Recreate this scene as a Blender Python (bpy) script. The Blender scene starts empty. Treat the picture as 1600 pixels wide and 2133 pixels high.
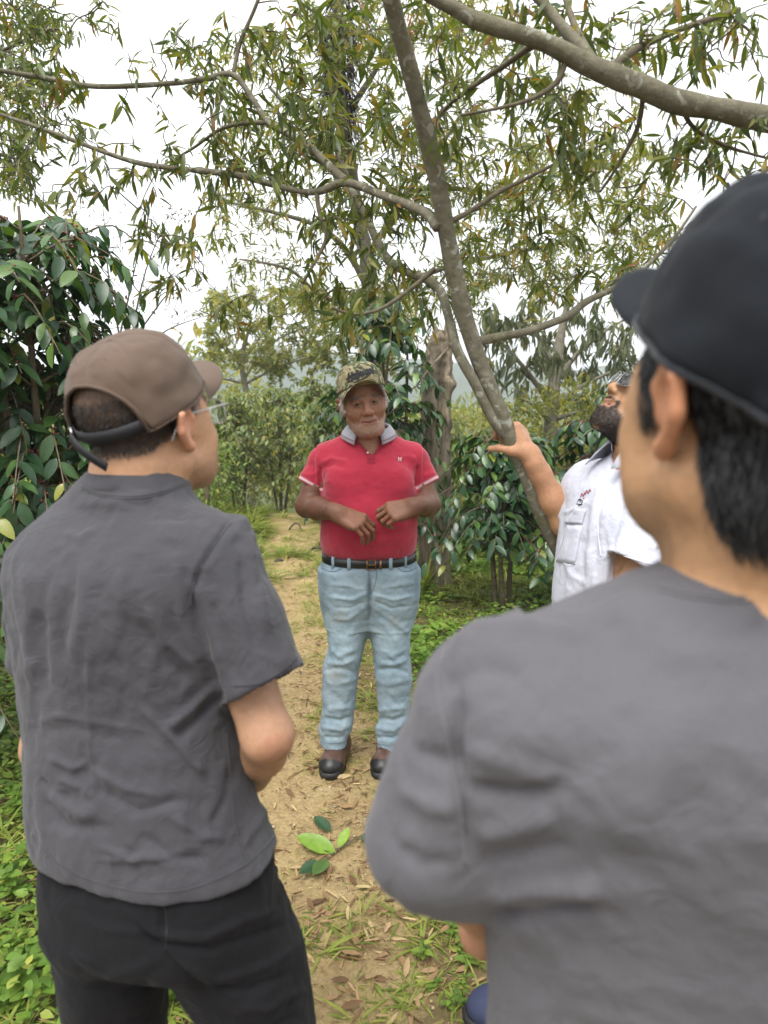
import bpy, bmesh, math, random
import numpy as np
from mathutils import Vector, Matrix, Euler
R = math.radians
random.seed(7); rng = np.random.default_rng(7)
scene = bpy.context.scene
COL = scene.collection

# ---------------------------------------------------------------- camera
CAM = Vector((0, 0, 1.62)); PITCH = R(9.4); FPX = 1480.0
cd = bpy.data.cameras.new('camera'); cam = bpy.data.objects.new('camera', cd); COL.objects.link(cam)
cam.location = CAM; cam.rotation_euler = (R(90) - PITCH, 0, 0)
cd.sensor_fit = 'VERTICAL'; cd.sensor_height = 36.0; cd.lens = FPX / 2133 * 36.0
cd.clip_start = 0.05; cd.clip_end = 3000
cd.dof.use_dof = True; cd.dof.focus_distance = 2.78; cd.dof.aperture_fstop = 4.0
scene.camera = cam

# ---------------------------------------------------------------- overcast sky, soft sun, exposure
world = bpy.data.worlds.new('World'); scene.world = world; world.use_nodes = True
wn = world.node_tree; wn.nodes.clear()
SUN_EL, SUN_ROT = R(62), R(200)
sky = wn.nodes.new('ShaderNodeTexSky'); sky.sky_type = 'NISHITA'; sky.sun_disc = False
sky.sun_elevation = SUN_EL; sky.sun_rotation = SUN_ROT; sky.dust_density = 4
bw = wn.nodes.new('ShaderNodeRGBToBW'); wn.links.new(sky.outputs[0], bw.inputs[0])
wtc = wn.nodes.new('ShaderNodeTexCoord')
wno = wn.nodes.new('ShaderNodeTexNoise'); wno.inputs['Scale'].default_value = 2.2; wno.inputs['Detail'].default_value = 5
wn.links.new(wtc.outputs['Generated'], wno.inputs['Vector'])
cr = wn.nodes.new('ShaderNodeValToRGB')
cr.color_ramp.elements[0].position = .3; cr.color_ramp.elements[0].color = (7.4, 7.7, 8.0, 1)
cr.color_ramp.elements[1].position = .7; cr.color_ramp.elements[1].color = (8.6, 8.8, 9.0, 1)
wn.links.new(wno.outputs[0], cr.inputs[0])
wmx = wn.nodes.new('ShaderNodeMixRGB'); wmx.inputs[0].default_value = .06     # thick cloud deck over the clear sky
wn.links.new(cr.outputs[0], wmx.inputs[1]); wn.links.new(bw.outputs[0], wmx.inputs[2])
bg = wn.nodes.new('ShaderNodeBackground'); bg.inputs[1].default_value = .070
wn.links.new(wmx.outputs[0], bg.inputs[0])
wo = wn.nodes.new('ShaderNodeOutputWorld'); wn.links.new(bg.outputs[0], wo.inputs[0])
sl = bpy.data.lights.new('sun', 'SUN'); sl.energy = 1.5; sl.angle = R(35); sl.color = (1, .97, .92)
sun = bpy.data.objects.new('sun', sl); COL.objects.link(sun)
sdir = Vector((math.sin(SUN_ROT) * math.cos(SUN_EL), math.cos(SUN_ROT) * math.cos(SUN_EL), math.sin(SUN_EL)))
sun.rotation_euler = sdir.to_track_quat('Z', 'Y').to_euler(); sun.location = sdir * 40
vs = scene.view_settings; vs.view_transform = 'Standard'; vs.look = 'None'; vs.gamma = 1; vs.use_curve_mapping = False
vs.exposure = 1.68
scene.cycles.use_denoising = True
scene.cycles.max_bounces = 8; scene.cycles.transparent_max_bounces = 8

# ---------------------------------------------------------------- pixel (of the 1600x2133 photograph) -> point at distance Y
FW = Vector((0, math.cos(PITCH), -math.sin(PITCH))); UP = Vector((0, math.sin(PITCH), math.cos(PITCH)))
def P(px, py, Y):
    d = Vector((1, 0, 0)) * ((px - 800) / FPX) + UP * ((1066.5 - py) / FPX) + FW
    return CAM + d * (Y / d.y)
def proj(v):
    """(N,3) world -> (N,2) pixels"""
    q = v - np.array(CAM)
    dep = q @ np.array(FW)
    return np.stack([800 + FPX * q[:, 0] / dep, 1066.5 - FPX * (q @ np.array(UP)) / dep], 1)
def A(v): return np.array(v, dtype=np.float64)
def ground_pt(px, py):
    d = P(px, py, 1.0) - CAM; return CAM + d * (-CAM.z / d.z)
def lerp(a, b, t): return A(a) * (1 - t) + A(b) * t
def sst(x, a, b): t = np.clip((x - a) / (b - a), 0, 1); return t * t * (3 - 2 * t)

# ---------------------------------------------------------------- scene-graph helpers
BASE = {}
def tag(o, label=None, cat=None, group=None, kind=None):
    if label: o['label'] = label
    if cat: o['category'] = cat
    if group: o['group'] = group
    if kind: o['kind'] = kind
    return o
def thing(name, label, cat, loc=(0, 0, 0), group=None):
    o = bpy.data.objects.new(name, None); COL.objects.link(o); o.location = loc
    o.empty_display_size = .1
    BASE[o.name] = Vector(loc)
    return tag(o, label, cat, group)
def mesh(name, verts, faces, smooth=True):
    me = bpy.data.meshes.new(name)
    verts = np.asarray(verts, dtype=np.float32); me.vertices.add(len(verts))
    me.vertices.foreach_set('co', verts.ravel())
    if isinstance(faces, np.ndarray):
        n, k = faces.shape
        me.loops.add(n * k); me.loops.foreach_set('vertex_index', faces.astype(np.int32).ravel())
        me.polygons.add(n); me.polygons.foreach_set('loop_start', np.arange(0, n * k, k, dtype=np.int32))
    else:
        fl = [i for f in faces for i in f]
        me.loops.add(len(fl)); me.loops.foreach_set('vertex_index', fl)
        me.polygons.add(len(faces))
        st = np.concatenate([[0], np.cumsum([len(f) for f in faces])[:-1]]) if len(faces) else []
        me.polygons.foreach_set('loop_start', np.array(st, dtype=np.int32))
    me.update(calc_edges=True)
    if smooth: me.polygons.foreach_set('use_smooth', np.ones(len(me.polygons), dtype=bool))
    me.validate()
    return me
def setcol(me, cols, name='Col'):
    a = me.attributes.new(name, 'FLOAT_COLOR', 'POINT')
    c = np.ones((len(me.vertices), 4), dtype=np.float32); c[:, :cols.shape[1]] = cols
    a.data.foreach_set('color', c.ravel())
def setval(me, vals, name='rnd'):
    a = me.attributes.new(name, 'FLOAT', 'POINT'); a.data.foreach_set('value', np.asarray(vals, dtype=np.float32))
def part(name, verts, faces, mat, parent=None, smooth=True, cols=None):
    verts = np.asarray(verts, dtype=np.float64)
    b = BASE[parent.name] if parent is not None else Vector((0, 0, 0))
    me = mesh(name, verts - np.array(b), faces, smooth)
    if cols is not None: setcol(me, np.asarray(cols))
    if mat is not None: me.materials.append(mat)
    o = bpy.data.objects.new(name, me); COL.objects.link(o)
    if parent is not None: o.parent = parent
    BASE[o.name] = b
    return o

# ---------------------------------------------------------------- numpy noise
def _h(ix, iy, iz, s):
    n = (ix * 374761393 + iy * 668265263 + iz * 2147483647 + s * 974634541) & 0xFFFFFFFF
    n = ((n ^ (n >> 13)) * 1274126177) & 0xFFFFFFFF
    n = (n ^ (n >> 16)) & 0xFFFFFFFF
    return n / 4294967295.0
def vnoise(p, s=0):
    p = np.asarray(p, dtype=np.float64); i = np.floor(p).astype(np.int64); f = p - i; f = f * f * f * (f * (f * 6 - 15) + 10)
    o = 0
    for dx in (0, 1):
        for dy in (0, 1):
            for dz in (0, 1):
                w = (f[:, 0] if dx else 1 - f[:, 0]) * (f[:, 1] if dy else 1 - f[:, 1]) * (f[:, 2] if dz else 1 - f[:, 2])
                o = o + w * _h(i[:, 0] + dx, i[:, 1] + dy, i[:, 2] + dz, s)
    return o * 2 - 1
def fbm(p, s=0, oct=3):
    a, t = 1, 0
    for k in range(oct): t = t + a * vnoise(p * 2 ** k, s + k * 17); a *= .5
    return t

# ---------------------------------------------------------------- distance-field sculpting
class Field:
    def __init__(s, lo, hi, h):
        s.lo = A(lo); s.h = h; s.n = np.ceil((A(hi) - s.lo) / h).astype(int) + 1
        s.F = np.full(s.n, 1.0, dtype=np.float32)
        s.ax = [(s.lo[i] + h * np.arange(s.n[i])).astype(np.float32) for i in range(3)]
    def _box(s, lo, hi, m):
        a = np.clip(np.floor((A(lo) - m - s.lo) / s.h).astype(int), 0, s.n); b = np.clip(np.ceil((A(hi) + m - s.lo) / s.h).astype(int) + 1, 0, s.n)
        if (b <= a).any(): return None, None
        sl = tuple(slice(a[i], b[i]) for i in range(3))
        X = s.ax[0][sl[0]][:, None, None]; Y = s.ax[1][sl[1]][None, :, None]; Z = s.ax[2][sl[2]][None, None, :]
        return sl, (X, Y, Z)
    def _mix(s, sl, d, k, sub):
        f = s.F[sl]
        if sub: f = -f
        if k > 0:
            h = np.maximum(k - np.abs(f - d), 0) / k
            r = np.minimum(f, d) - h * h * k * .25
        else: r = np.minimum(f, d)
        s.F[sl] = -r if sub else r
    def cap(s, a, b, ra, rb, k=.01, sub=False):
        a, b = A(a), A(b); m = max(ra, rb) + 2 * s.h + k
        sl, g = s._box(np.minimum(a, b), np.maximum(a, b), m)
        if sl is None: return
        ab = (b - a).astype(np.float32); L = float(ab @ ab) + 1e-12
        q = [g[i] - np.float32(a[i]) for i in range(3)]
        t = np.clip((q[0] * ab[0] + q[1] * ab[1] + q[2] * ab[2]) / L, 0, 1)
        d = np.sqrt((q[0] - t * ab[0]) ** 2 + (q[1] - t * ab[1]) ** 2 + (q[2] - t * ab[2]) ** 2) - (ra + (rb - ra) * t)
        s._mix(sl, d, k, sub)
    def chain(s, pts, rad, k=.01):
        for i in range(len(pts) - 1): s.cap(pts[i], pts[i + 1], rad[i], rad[i + 1], k)
    def ell(s, c, r, M=None, k=.01, sub=False):
        c, r = A(c), A(r); m = r.max() + 2 * s.h + k
        sl, g = s._box(c, c, m)
        if sl is None: return
        q = [g[i] - np.float32(c[i]) for i in range(3)]
        if M is not None: q = [q[0] * M[0][i] + q[1] * M[1][i] + q[2] * M[2][i] for i in range(3)]   # local = M^T q
        k0 = np.sqrt((q[0] / r[0]) ** 2 + (q[1] / r[1]) ** 2 + (q[2] / r[2]) ** 2)
        k1 = np.sqrt((q[0] / r[0] ** 2) ** 2 + (q[1] / r[1] ** 2) ** 2 + (q[2] / r[2] ** 2) ** 2) + 1e-6
        s._mix(sl, k0 * (k0 - 1) / k1, k, sub)
    def loft(s, secs, yaw=0, n=2.4, k=.01, kc=.012, sub=False):
        """secs: (x, y, z, half width, half depth), z rising; yaw turns the cross-sections; a rounded-off column"""
        S = A(sorted(secs, key=lambda q: q[2])); w = max(S[:, 3].max(), S[:, 4].max())
        sl, g = s._box(S[:, :3].min(0) - [w, w, 0], S[:, :3].max(0) + [w, w, 0], 2 * s.h + k)
        if sl is None: return
        z = g[2].ravel(); zz = S[:, 2]
        it = [cubic(z, zz, S[:, i]).astype(np.float32)[None, None, :] for i in (0, 1, 3, 4)]
        x, y = g[0] - it[0], g[1] - it[1]; c, sn = math.cos(yaw), math.sin(yaw)
        u, v = x * c + y * sn, -x * sn + y * c
        q = (np.abs(u / it[2]) ** n + np.abs(v / it[3]) ** n) ** (1 / n)
        d = (q - 1) * np.minimum(it[2], it[3])
        e = np.maximum(g[2] - zz[-1], zz[0] - g[2]) + 0 * d
        h = np.maximum(kc - np.abs(d - e), 0) / kc
        s._mix(sl, np.maximum(d, e) + h * h * kc * .25, k, sub)
    def mesh(s):
        F, n = s.F, s.n
        neg = F < 0
        c = [neg[i:n[0] - 1 + i, j:n[1] - 1 + j, k:n[2] - 1 + k] for i in (0, 1) for j in (0, 1) for k in (0, 1)]
        cnt = sum(x.astype(np.int8) for x in c)
        act = np.argwhere((cnt > 0) & (cnt < 8))
        idx = np.full(n - 1, -1, dtype=np.int64); idx[act[:, 0], act[:, 1], act[:, 2]] = np.arange(len(act))
        cor = [(i, j, k) for i in (0, 1) for j in (0, 1) for k in (0, 1)]
        val = np.stack([F[act[:, 0] + i, act[:, 1] + j, act[:, 2] + k] for i, j, k in cor], 1).astype(np.float64)
        acc = np.zeros((len(act), 3)); wt = np.zeros(len(act))
        for a in range(8):
            for b in range(a + 1, 8):
                if sum(abs(cor[a][q] - cor[b][q]) for q in range(3)) != 1: continue
                cross = (val[:, a] < 0) != (val[:, b] < 0)
                t = np.where(cross, val[:, a] / np.where(cross, val[:, a] - val[:, b], 1), 0)
                p = A(cor[a])[None] + t[:, None] * (A(cor[b]) - A(cor[a]))[None]
                acc += p * cross[:, None]; wt += cross
        V = s.lo + s.h * (act + acc / wt[:, None])
        quads = []
        for ax in range(3):
            o1, o2 = [q for q in range(3) if q != ax]
            if ax == 1: o1, o2 = o2, o1
            sa = [slice(None)] * 3; sb = [slice(None)] * 3
            sa[ax] = slice(0, n[ax] - 1); sb[ax] = slice(1, n[ax])
            for q in (o1, o2): sa[q] = slice(1, n[q] - 1); sb[q] = slice(1, n[q] - 1)
            na, nb = neg[tuple(sa)], neg[tuple(sb)]
            for flip, msk in ((False, na & ~nb), (True, ~na & nb)):
                e = np.argwhere(msk)
                if not len(e): continue
                e[:, o1] += 1; e[:, o2] += 1
                def at(d1, d2):
                    f = e.copy(); f[:, o1] += d1; f[:, o2] += d2
                    return idx[f[:, 0], f[:, 1], f[:, 2]]
                q4 = np.stack([at(-1, -1), at(0, -1), at(0, 0), at(-1, 0)], 1)
                quads.append(q4[:, ::-1] if flip else q4)
        Q = np.concatenate(quads); Q = Q[(Q >= 0).all(1)]
        return V, Q
def cubic(z, zz, v):
    """Catmull-Rom-like smooth interpolation of v(zz) at z, clamped"""
    zz = A(zz); v = A(v); z = np.clip(np.asarray(z, dtype=np.float64), zz[0], zz[-1])
    m = np.gradient(v, zz) if len(zz) > 2 else np.full(len(zz), (v[-1] - v[0]) / (zz[-1] - zz[0]))
    i = np.clip(np.searchsorted(zz, z) - 1, 0, len(zz) - 2); h = zz[i + 1] - zz[i]; t = (z - zz[i]) / h
    return (2 * t**3 - 3 * t**2 + 1) * v[i] + (t**3 - 2 * t**2 + t) * h * m[i] + (-2 * t**3 + 3 * t**2) * v[i + 1] + (t**3 - t**2) * h * m[i + 1]
def normals(V, Q):
    a, b, c, d = (V[Q[:, i]] for i in range(4)); fn = np.cross(c - a, d - b)
    N = np.zeros_like(V)
    for i in range(4):
        for j in range(3): N[:, j] += np.bincount(Q[:, i], fn[:, j], len(V))
    return N / (np.linalg.norm(N, axis=1, keepdims=True) + 1e-12)
def polydist(uv, pts):
    """distance of (N,2) to a polyline and the parameter 0..1 along it"""
    best = np.full(len(uv), 1e9); par = np.zeros(len(uv)); pts = A(pts)
    sl = np.linalg.norm(pts[1:] - pts[:-1], axis=1); cum = np.concatenate([[0], np.cumsum(sl)]) / sl.sum()
    for i in range(len(pts) - 1):
        ab = pts[i + 1] - pts[i]; t = np.clip(((uv - pts[i]) @ ab) / (ab @ ab), 0, 1)
        d = np.linalg.norm(uv - pts[i] - t[:, None] * ab, axis=1); c = d < best
        best[c] = d[c]; par[c] = (cum[i] + t * (cum[i + 1] - cum[i]))[c]
    return best, par
def folds(V, N, lst):
    """press or raise soft creases; each: photo-plane polyline, width px, height mm, on the side seen from the path"""
    uv = proj(V); face = ((A(CAM) - V) * N).sum(1) > 0
    D = np.zeros(len(V))
    for pts, w, amp in lst:
        d, t = polydist(uv, pts)
        D += face * amp * .001 * np.exp(-(d / w) ** 2) * np.clip(np.minimum(t, 1 - t) * 6 + .15, 0, 1)
    return V + N * D[:, None]

# ---------------------------------------------------------------- small mesh makers (verts, faces)
def tube(pts, rad, seg=8, cap=True, ell=None):
    pts = [Vector(p) for p in pts]; n = len(pts)
    if not hasattr(rad, '__len__'): rad = [rad] * n
    vs_, fs = [], []; t0 = (pts[1] - pts[0]).normalized()
    u = t0.orthogonal().normalized()
    for i, p in enumerate(pts):
        t = (pts[min(i + 1, n - 1)] - pts[max(i - 1, 0)]).normalized()
        u = (u - t * u.dot(t)); u = u.normalized() if u.length > 1e-6 else t.orthogonal().normalized()
        w = t.cross(u)
        for k in range(seg):
            a = 2 * math.pi * k / seg; vs_.append(p + (u * math.cos(a) + w * math.sin(a)) * rad[i])
    for i in range(n - 1):
        for k in range(seg):
            a, b = i * seg + k, i * seg + (k + 1) % seg
            fs.append((a, b, b + seg, a + seg))
    if cap:
        fs.append(tuple(range(seg - 1, -1, -1))); fs.append(tuple((n - 1) * seg + k for k in range(seg)))
    return [tuple(v) for v in vs_], fs
def join(lst):
    V, F = [], []
    for v, f in lst:
        o = len(V); V.extend(map(tuple, v)); F.extend(tuple(i + o for i in q) for q in f)
    return V, F
def spline(pts, n=6):
    """Catmull-Rom through points of any dimension"""
    pts = [A(p) for p in pts]; out = []
    for i in range(len(pts) - 1):
        p0, p1, p2, p3 = pts[max(i - 1, 0)], pts[i], pts[i + 1], pts[min(i + 2, len(pts) - 1)]
        for k in range(n):
            t = k / n
            out.append(.5 * (2 * p1 + (p2 - p0) * t + (2 * p0 - 5 * p1 + 4 * p2 - p3) * t * t + (3 * p1 - p0 - 3 * p2 + p3) * t**3))
    out.append(pts[-1]); return out
def sheet(grid, closed=False):
    """grid[i][j] of points -> quads"""
    ni, nj = len(grid), len(grid[0]); V = [tuple(p) for r in grid for p in r]; F = []
    for i in range(ni - 1):
        for j in range(nj if closed else nj - 1):
            k = (j + 1) % nj; F.append((i * nj + j, i * nj + k, (i + 1) * nj + k, (i + 1) * nj + j))
    return V, F
def solid(o, t, off=-1):
    m = o.modifiers.new('thick', 'SOLIDIFY'); m.thickness = t; m.offset = off; return o
def frame(fwd, up):
    """columns right, forward, up"""
    f = Vector(fwd).normalized(); r = f.cross(Vector(up)).normalized(); u = r.cross(f)
    return Matrix((r, f, u)).transposed()

# ---------------------------------------------------------------- materials
def nt(name):
    m = bpy.data.materials.new(name); m.use_nodes = True; t = m.node_tree
    return m, t, t.nodes['Principled BSDF'], t.nodes['Material Output']
def nd(t, typ, **kw):
    n = t.nodes.new('ShaderNode' + typ)
    for k, v in kw.items():
        if k in n.inputs: n.inputs[k].default_value = v
        else: setattr(n, k, v)
    return n
def ramp(t, fac, stops):
    r = t.nodes.new('ShaderNodeValToRGB'); e = r.color_ramp.elements
    while len(e) < len(stops): e.new(.5)
    for q, (p, c) in zip(e, stops): q.position = p; q.color = (*c, 1)
    t.links.new(fac, r.inputs[0]); return r.outputs[0]
def mixc(t, fac, a, b, mode='MIX'):
    m = t.nodes.new('ShaderNodeMixRGB'); m.blend_type = mode
    for s, v in zip(m.inputs, (fac, a, b)):
        if hasattr(v, 'is_linked') or hasattr(v, 'links'): t.links.new(v, s)
        elif isinstance(v, (int, float)): s.default_value = v if s.type == 'VALUE' else (v, v, v, 1)
        else: s.default_value = (*v, 1)
    return m.outputs[0]
def noise(t, scale, detail=3, rough=.55, vec=None, dist=0):
    n = nd(t, 'TexNoise', Scale=scale, Detail=detail, Roughness=rough, Distortion=dist)
    if vec is None:
        c = t.nodes.get('TC') or t.nodes.new('ShaderNodeTexCoord'); c.name = 'TC'; vec = c.outputs['Object']
    t.links.new(vec, n.inputs['Vector']); return n.outputs[0]
def scaled(t, s):
    c = t.nodes.get('TC') or t.nodes.new('ShaderNodeTexCoord'); c.name = 'TC'
    m = nd(t, 'Mapping'); m.inputs['Scale'].default_value = s; t.links.new(c.outputs['Object'], m.inputs[0]); return m.outputs[0]
def bump(t, b, h, strength, dist=.002):
    n = nd(t, 'Bump', Strength=strength, Distance=dist); t.links.new(h, n.inputs['Height'])
    prev = b.inputs['Normal'].links
    if prev: t.links.new(prev[0].from_socket, n.inputs['Normal'])
    t.links.new(n.outputs[0], b.inputs['Normal'])
def simple(name, col, rough=.6, var=.12, scale=30, bs=None, bd=.001, metal=0, spec=.5, sheen=0, attr=False):
    m, t, b, o = nt(name)
    c = col
    if attr: at_ = nd(t, 'Attribute', attribute_name='Col'); c = at_.outputs['Color']
    n = noise(t, scale, 4)
    lo, hi = 1 - var, 1 + var
    f = ramp(t, n, [(.3, (lo,) * 3), (.7, (hi,) * 3)])
    t.links.new(mixc(t, 1.0, c, f, 'MULTIPLY'), b.inputs['Base Color'])
    b.inputs['Roughness'].default_value = rough; b.inputs['Metallic'].default_value = metal
    b.inputs['Specular IOR Level'].default_value = spec
    if sheen: b.inputs['Sheen Weight'].default_value = sheen; b.inputs['Sheen Roughness'].default_value = .6
    if bs: bump(t, b, noise(t, bs, 3), .6, bd)
    return m
# ================================================================ THE PLACE: terrain
YS = A((-3, 0, 1.6, 2.8, 4.9, 7.2, 9.3, 12, 40)); XS = A((-.05, -.10, -.16, -.38, -.64, -.97, -1.28, -1.5, -1.5))
def xc(y): return np.interp(y, YS, XS)
def gh(x, y):
    x = np.asarray(x, dtype=float); y = np.asarray(y, dtype=float); d = x - xc(y)
    p = np.stack([x, y, 0 * x], -1).reshape(-1, 3)
    n = (vnoise(p * 1.3, 3) * .5 + vnoise(p * 4, 5) * .25).reshape(x.shape)
    h = .035 * n * sst(np.abs(d), .3, 1.2) * sst(np.hypot(x, y - 1), 1.6, 3.5)
    h = h + .42 * sst(-d, .5, 2.6) * sst(y, 3.2, 7.5) - .02 * (1 - sst(np.abs(d), .2, .42)) * sst(y, 3, 5)
    h = h - .25 * sst(d, 1.0, 5) * sst(y, 3.5, 8)
    f = np.maximum(y - 9.8, 0); h = h - .16 * f * np.exp(-f / 60) - 2.5 * sst(f, 0, 40)
    return h
def H1(x, y): return float(gh(np.array([x]), np.array([y]))[0])
def graded(a, b, st, far, gr=1.25):
    c = list(np.arange(a, b + 1e-6, st)); s = st; v = b
    while v < far[1]: s *= gr; v += s; c.append(v)
    s = st; v = a; pre = []
    while v > far[0]: s *= gr; v -= s; pre.append(v)
    return A(pre[::-1] + c)
gx, gy = graded(-4, 4, .07, (-700, 700)), graded(.2, 11, .07, (-300, 1500))
GX, GY = np.meshgrid(gx, gy); GZ = gh(GX, GY)
fine = (np.abs(GX) < 4.2) & (GY < 11.2) & (GY > 0)
pp = np.stack([GX, GY, 0 * GX], -1).reshape(-1, 3); GZ = GZ + (fine * .006 * fbm(pp * 9, 3, 3).reshape(GX.shape))
nx, ny = len(gx), len(gy); ii = np.arange(nx * ny).reshape(ny, nx)
gf = np.stack([ii[:-1, :-1], ii[:-1, 1:], ii[1:, 1:], ii[1:, :-1]], -1).reshape(-1, 4)
D = GX - xc(GY); pn = fbm(pp * 2.1, 11, 3).reshape(GX.shape)
pathm = (1 - sst(np.abs(D + .0) + .16 * pn, .18 + .012 * GY, .36 + .018 * GY)) * (GY < 10.2)
litm = sst(D + .2 * pn, .15, .45) * (1 - sst(D + .3 * pn, .7, 1.3)) * (1 - sst(GY, 3.0, 5.5))
M_ground, t, b, o = nt('trodden_soil')
at_ = nd(t, 'Attribute', attribute_name='Col'); sp = nd(t, 'SeparateColor'); t.links.new(at_.outputs['Color'], sp.inputs[0])
soil = ramp(t, noise(t, 4.5, 8, .72), [(.25, (.25, .17, .082)), (.45, (.41, .295, .145)), (.6, (.48, .355, .18)), (.78, (.56, .43, .235))])
fine_ = ramp(t, noise(t, 60, 8, .75), [(.3, (.55,) * 3), (.5, (1.0,) * 3), (.72, (1.3,) * 3)]); soil = mixc(t, 1, soil, fine_, 'MULTIPLY')
moss = ramp(t, noise(t, 2.3, 4, .6), [(.52, (0,) * 3), (.68, (.75,) * 3)]); soil = mixc(t, moss, soil, (.30, .27, .075))
hum = ramp(t, noise(t, 14, 6, .7), [(.3, (.055, .040, .022)), (.55, (.11, .080, .042)), (.8, (.20, .145, .075))])
grn = ramp(t, noise(t, 5, 4, .6), [(.45, (0,) * 3), (.7, (.7,) * 3)]); hum = mixc(t, grn, hum, (.075, .095, .025))
edge = noise(t, 22, 5, .7); ma = nd(t, 'Math', operation='MULTIPLY_ADD'); t.links.new(edge, ma.inputs[0]); ma.inputs[1].default_value = .9; ma.inputs[2].default_value = -.45
ad = nd(t, 'Math', operation='ADD'); t.links.new(ma.outputs[0], ad.inputs[0]); t.links.new(sp.outputs[0], ad.inputs[1])
mk = ramp(t, ad.outputs[0], [(.35, (0,) * 3), (.65, (1,) * 3)])
colr = mixc(t, mk, hum, soil); colr = mixc(t, sp.outputs[1], colr, mixc(t, .5, hum, soil))
far = mixc(t, sp.outputs[2], colr, ramp(t, noise(t, .6, 5, .7), [(.3, (.035, .055, .018)), (.7, (.11, .13, .045))]))
t.links.new(far, b.inputs['Base Color']); b.inputs['Roughness'].default_value = .95; b.inputs['Specular IOR Level'].default_value = .2
vo = nd(t, 'TexVoronoi', Scale=9.0, feature='DISTANCE_TO_EDGE'); c_ = t.nodes['TC']; wv = nd(t, 'TexNoise', Scale=6.0); t.links.new(c_.outputs['Object'], wv.inputs['Vector'])
mxv = nd(t, 'MixRGB'); mxv.inputs[0].default_value = .18; t.links.new(c_.outputs['Object'], mxv.inputs[1]); t.links.new(wv.outputs['Color'], mxv.inputs[2]); t.links.new(mxv.outputs[0], vo.inputs['Vector'])
crk = ramp(t, vo.outputs['Distance'], [(0, (0,) * 3), (.018, (1,) * 3)])
bump(t, b, noise(t, 38, 8, .75), 1.0, .022); bump(t, b, crk, .6, .008); bump(t, b, noise(t, 260, 3), .6, .003)
gcol = np.stack([pathm, litm, sst(GY, 9.5, 12) + 0 * GX], -1).reshape(-1, 3)
ground = part('ground', np.stack([GX, GY, GZ], -1).reshape(-1, 3), gf, M_ground, cols=gcol); tag(ground, kind='structure')

# far hillside beyond the valley
hx, hy = np.linspace(-420, 420, 220), np.linspace(150, 520, 60); HX, HY = np.meshgrid(hx, hy)
hp = np.stack([HX, HY, 0 * HX], -1).reshape(-1, 3)
HZ = -12 + (26 * np.exp(-((HX + 60) / 120) ** 2) + 16 * np.exp(-((HX - 160) / 110) ** 2) + 10) * sst(HY, 150, 420) + (3.5 * fbm(hp * .03, 2, 3)).reshape(HX.shape) + (1.6 * fbm(hp * .22, 6, 2)).reshape(HX.shape)
ih = np.arange(HX.size).reshape(HX.shape); hf = np.stack([ih[:-1, :-1], ih[:-1, 1:], ih[1:, 1:], ih[1:, :-1]], -1).reshape(-1, 4)
M_hill, t, b, o = nt('wooded_hillside'); t.links.new(ramp(t, noise(t, .35, 6, .75), [(.3, (.030, .055, .028)), (.55, (.060, .088, .038)), (.75, (.115, .125, .06))]), b.inputs['Base Color']); b.inputs['Roughness'].default_value = 1; bump(t, b, noise(t, .5, 5, .7), 1, 2.0)
hill = part('hill', np.stack([HX, HY, HZ], -1).reshape(-1, 3), hf, M_hill); tag(hill, kind='structure')

# ================================================================ leaves
def leaf_template(W, nseg=5, fold=.18, droop=.25, wave=.0, prof=None, petiole=0.0):
    V, F = [], []
    for i in range(nseg + 1):
        s = i / nseg; w = (prof(s) if prof else math.sin(math.pi * min(1, s ** .85)) ** .8) * W * .5
        if i in (0, nseg): w = W * .012
        z = -droop * s * s; wz = wave * math.sin(s * 14)
        V += [(-w, s, z + fold * w + wz), (0, s, z), (w, s, z + fold * w - wz)]
        if i: k = 3 * i; F += [(k - 3, k - 2, k + 1, k), (k - 2, k - 1, k + 2, k + 1)]
    return A(V), np.array(F)
T_coffee = leaf_template(.42, 6, .25, .22, .012, lambda s: math.sin(math.pi * s ** .9) ** .75)
T_lance = leaf_template(.20, 5, .22, .20, .006, lambda s: math.sin(math.pi * s ** .8) ** .9)
T_small = leaf_template(.38, 2, .2, .1)
T_weed = leaf_template(.62, 4, .2, .18, .02, lambda s: math.sin(math.pi * min(1, s ** .62)) ** .8)
T_blade = leaf_template(.11, 3, .1, .55, 0, lambda s: (1 - s) ** .6)
T_strap = leaf_template(.10, 5, .3, .6, 0, lambda s: (1 - s) ** .5)
T_litter = leaf_template(.30, 4, .5, -.18, .02, lambda s: math.sin(math.pi * s ** .85) ** .8)
def unit(v): return v / (np.linalg.norm(v, axis=-1, keepdims=True) + 1e-12)
def basis(d, up):
    d = unit(d); x = unit(np.cross(d, up)); z = np.cross(x, d); return np.stack([x, d, z], -1)      # columns x, y(along), z
def inst(T, pos, B, size):
    V, F = T; n = len(pos)
    W = pos[:, None, :] + np.einsum('nij,vj->nvi', B, V) * size[:, None, None]
    return W.reshape(-1, 3), (F[None] + (np.arange(n) * len(V))[:, None, None]).reshape(-1, F.shape[1])
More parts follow.
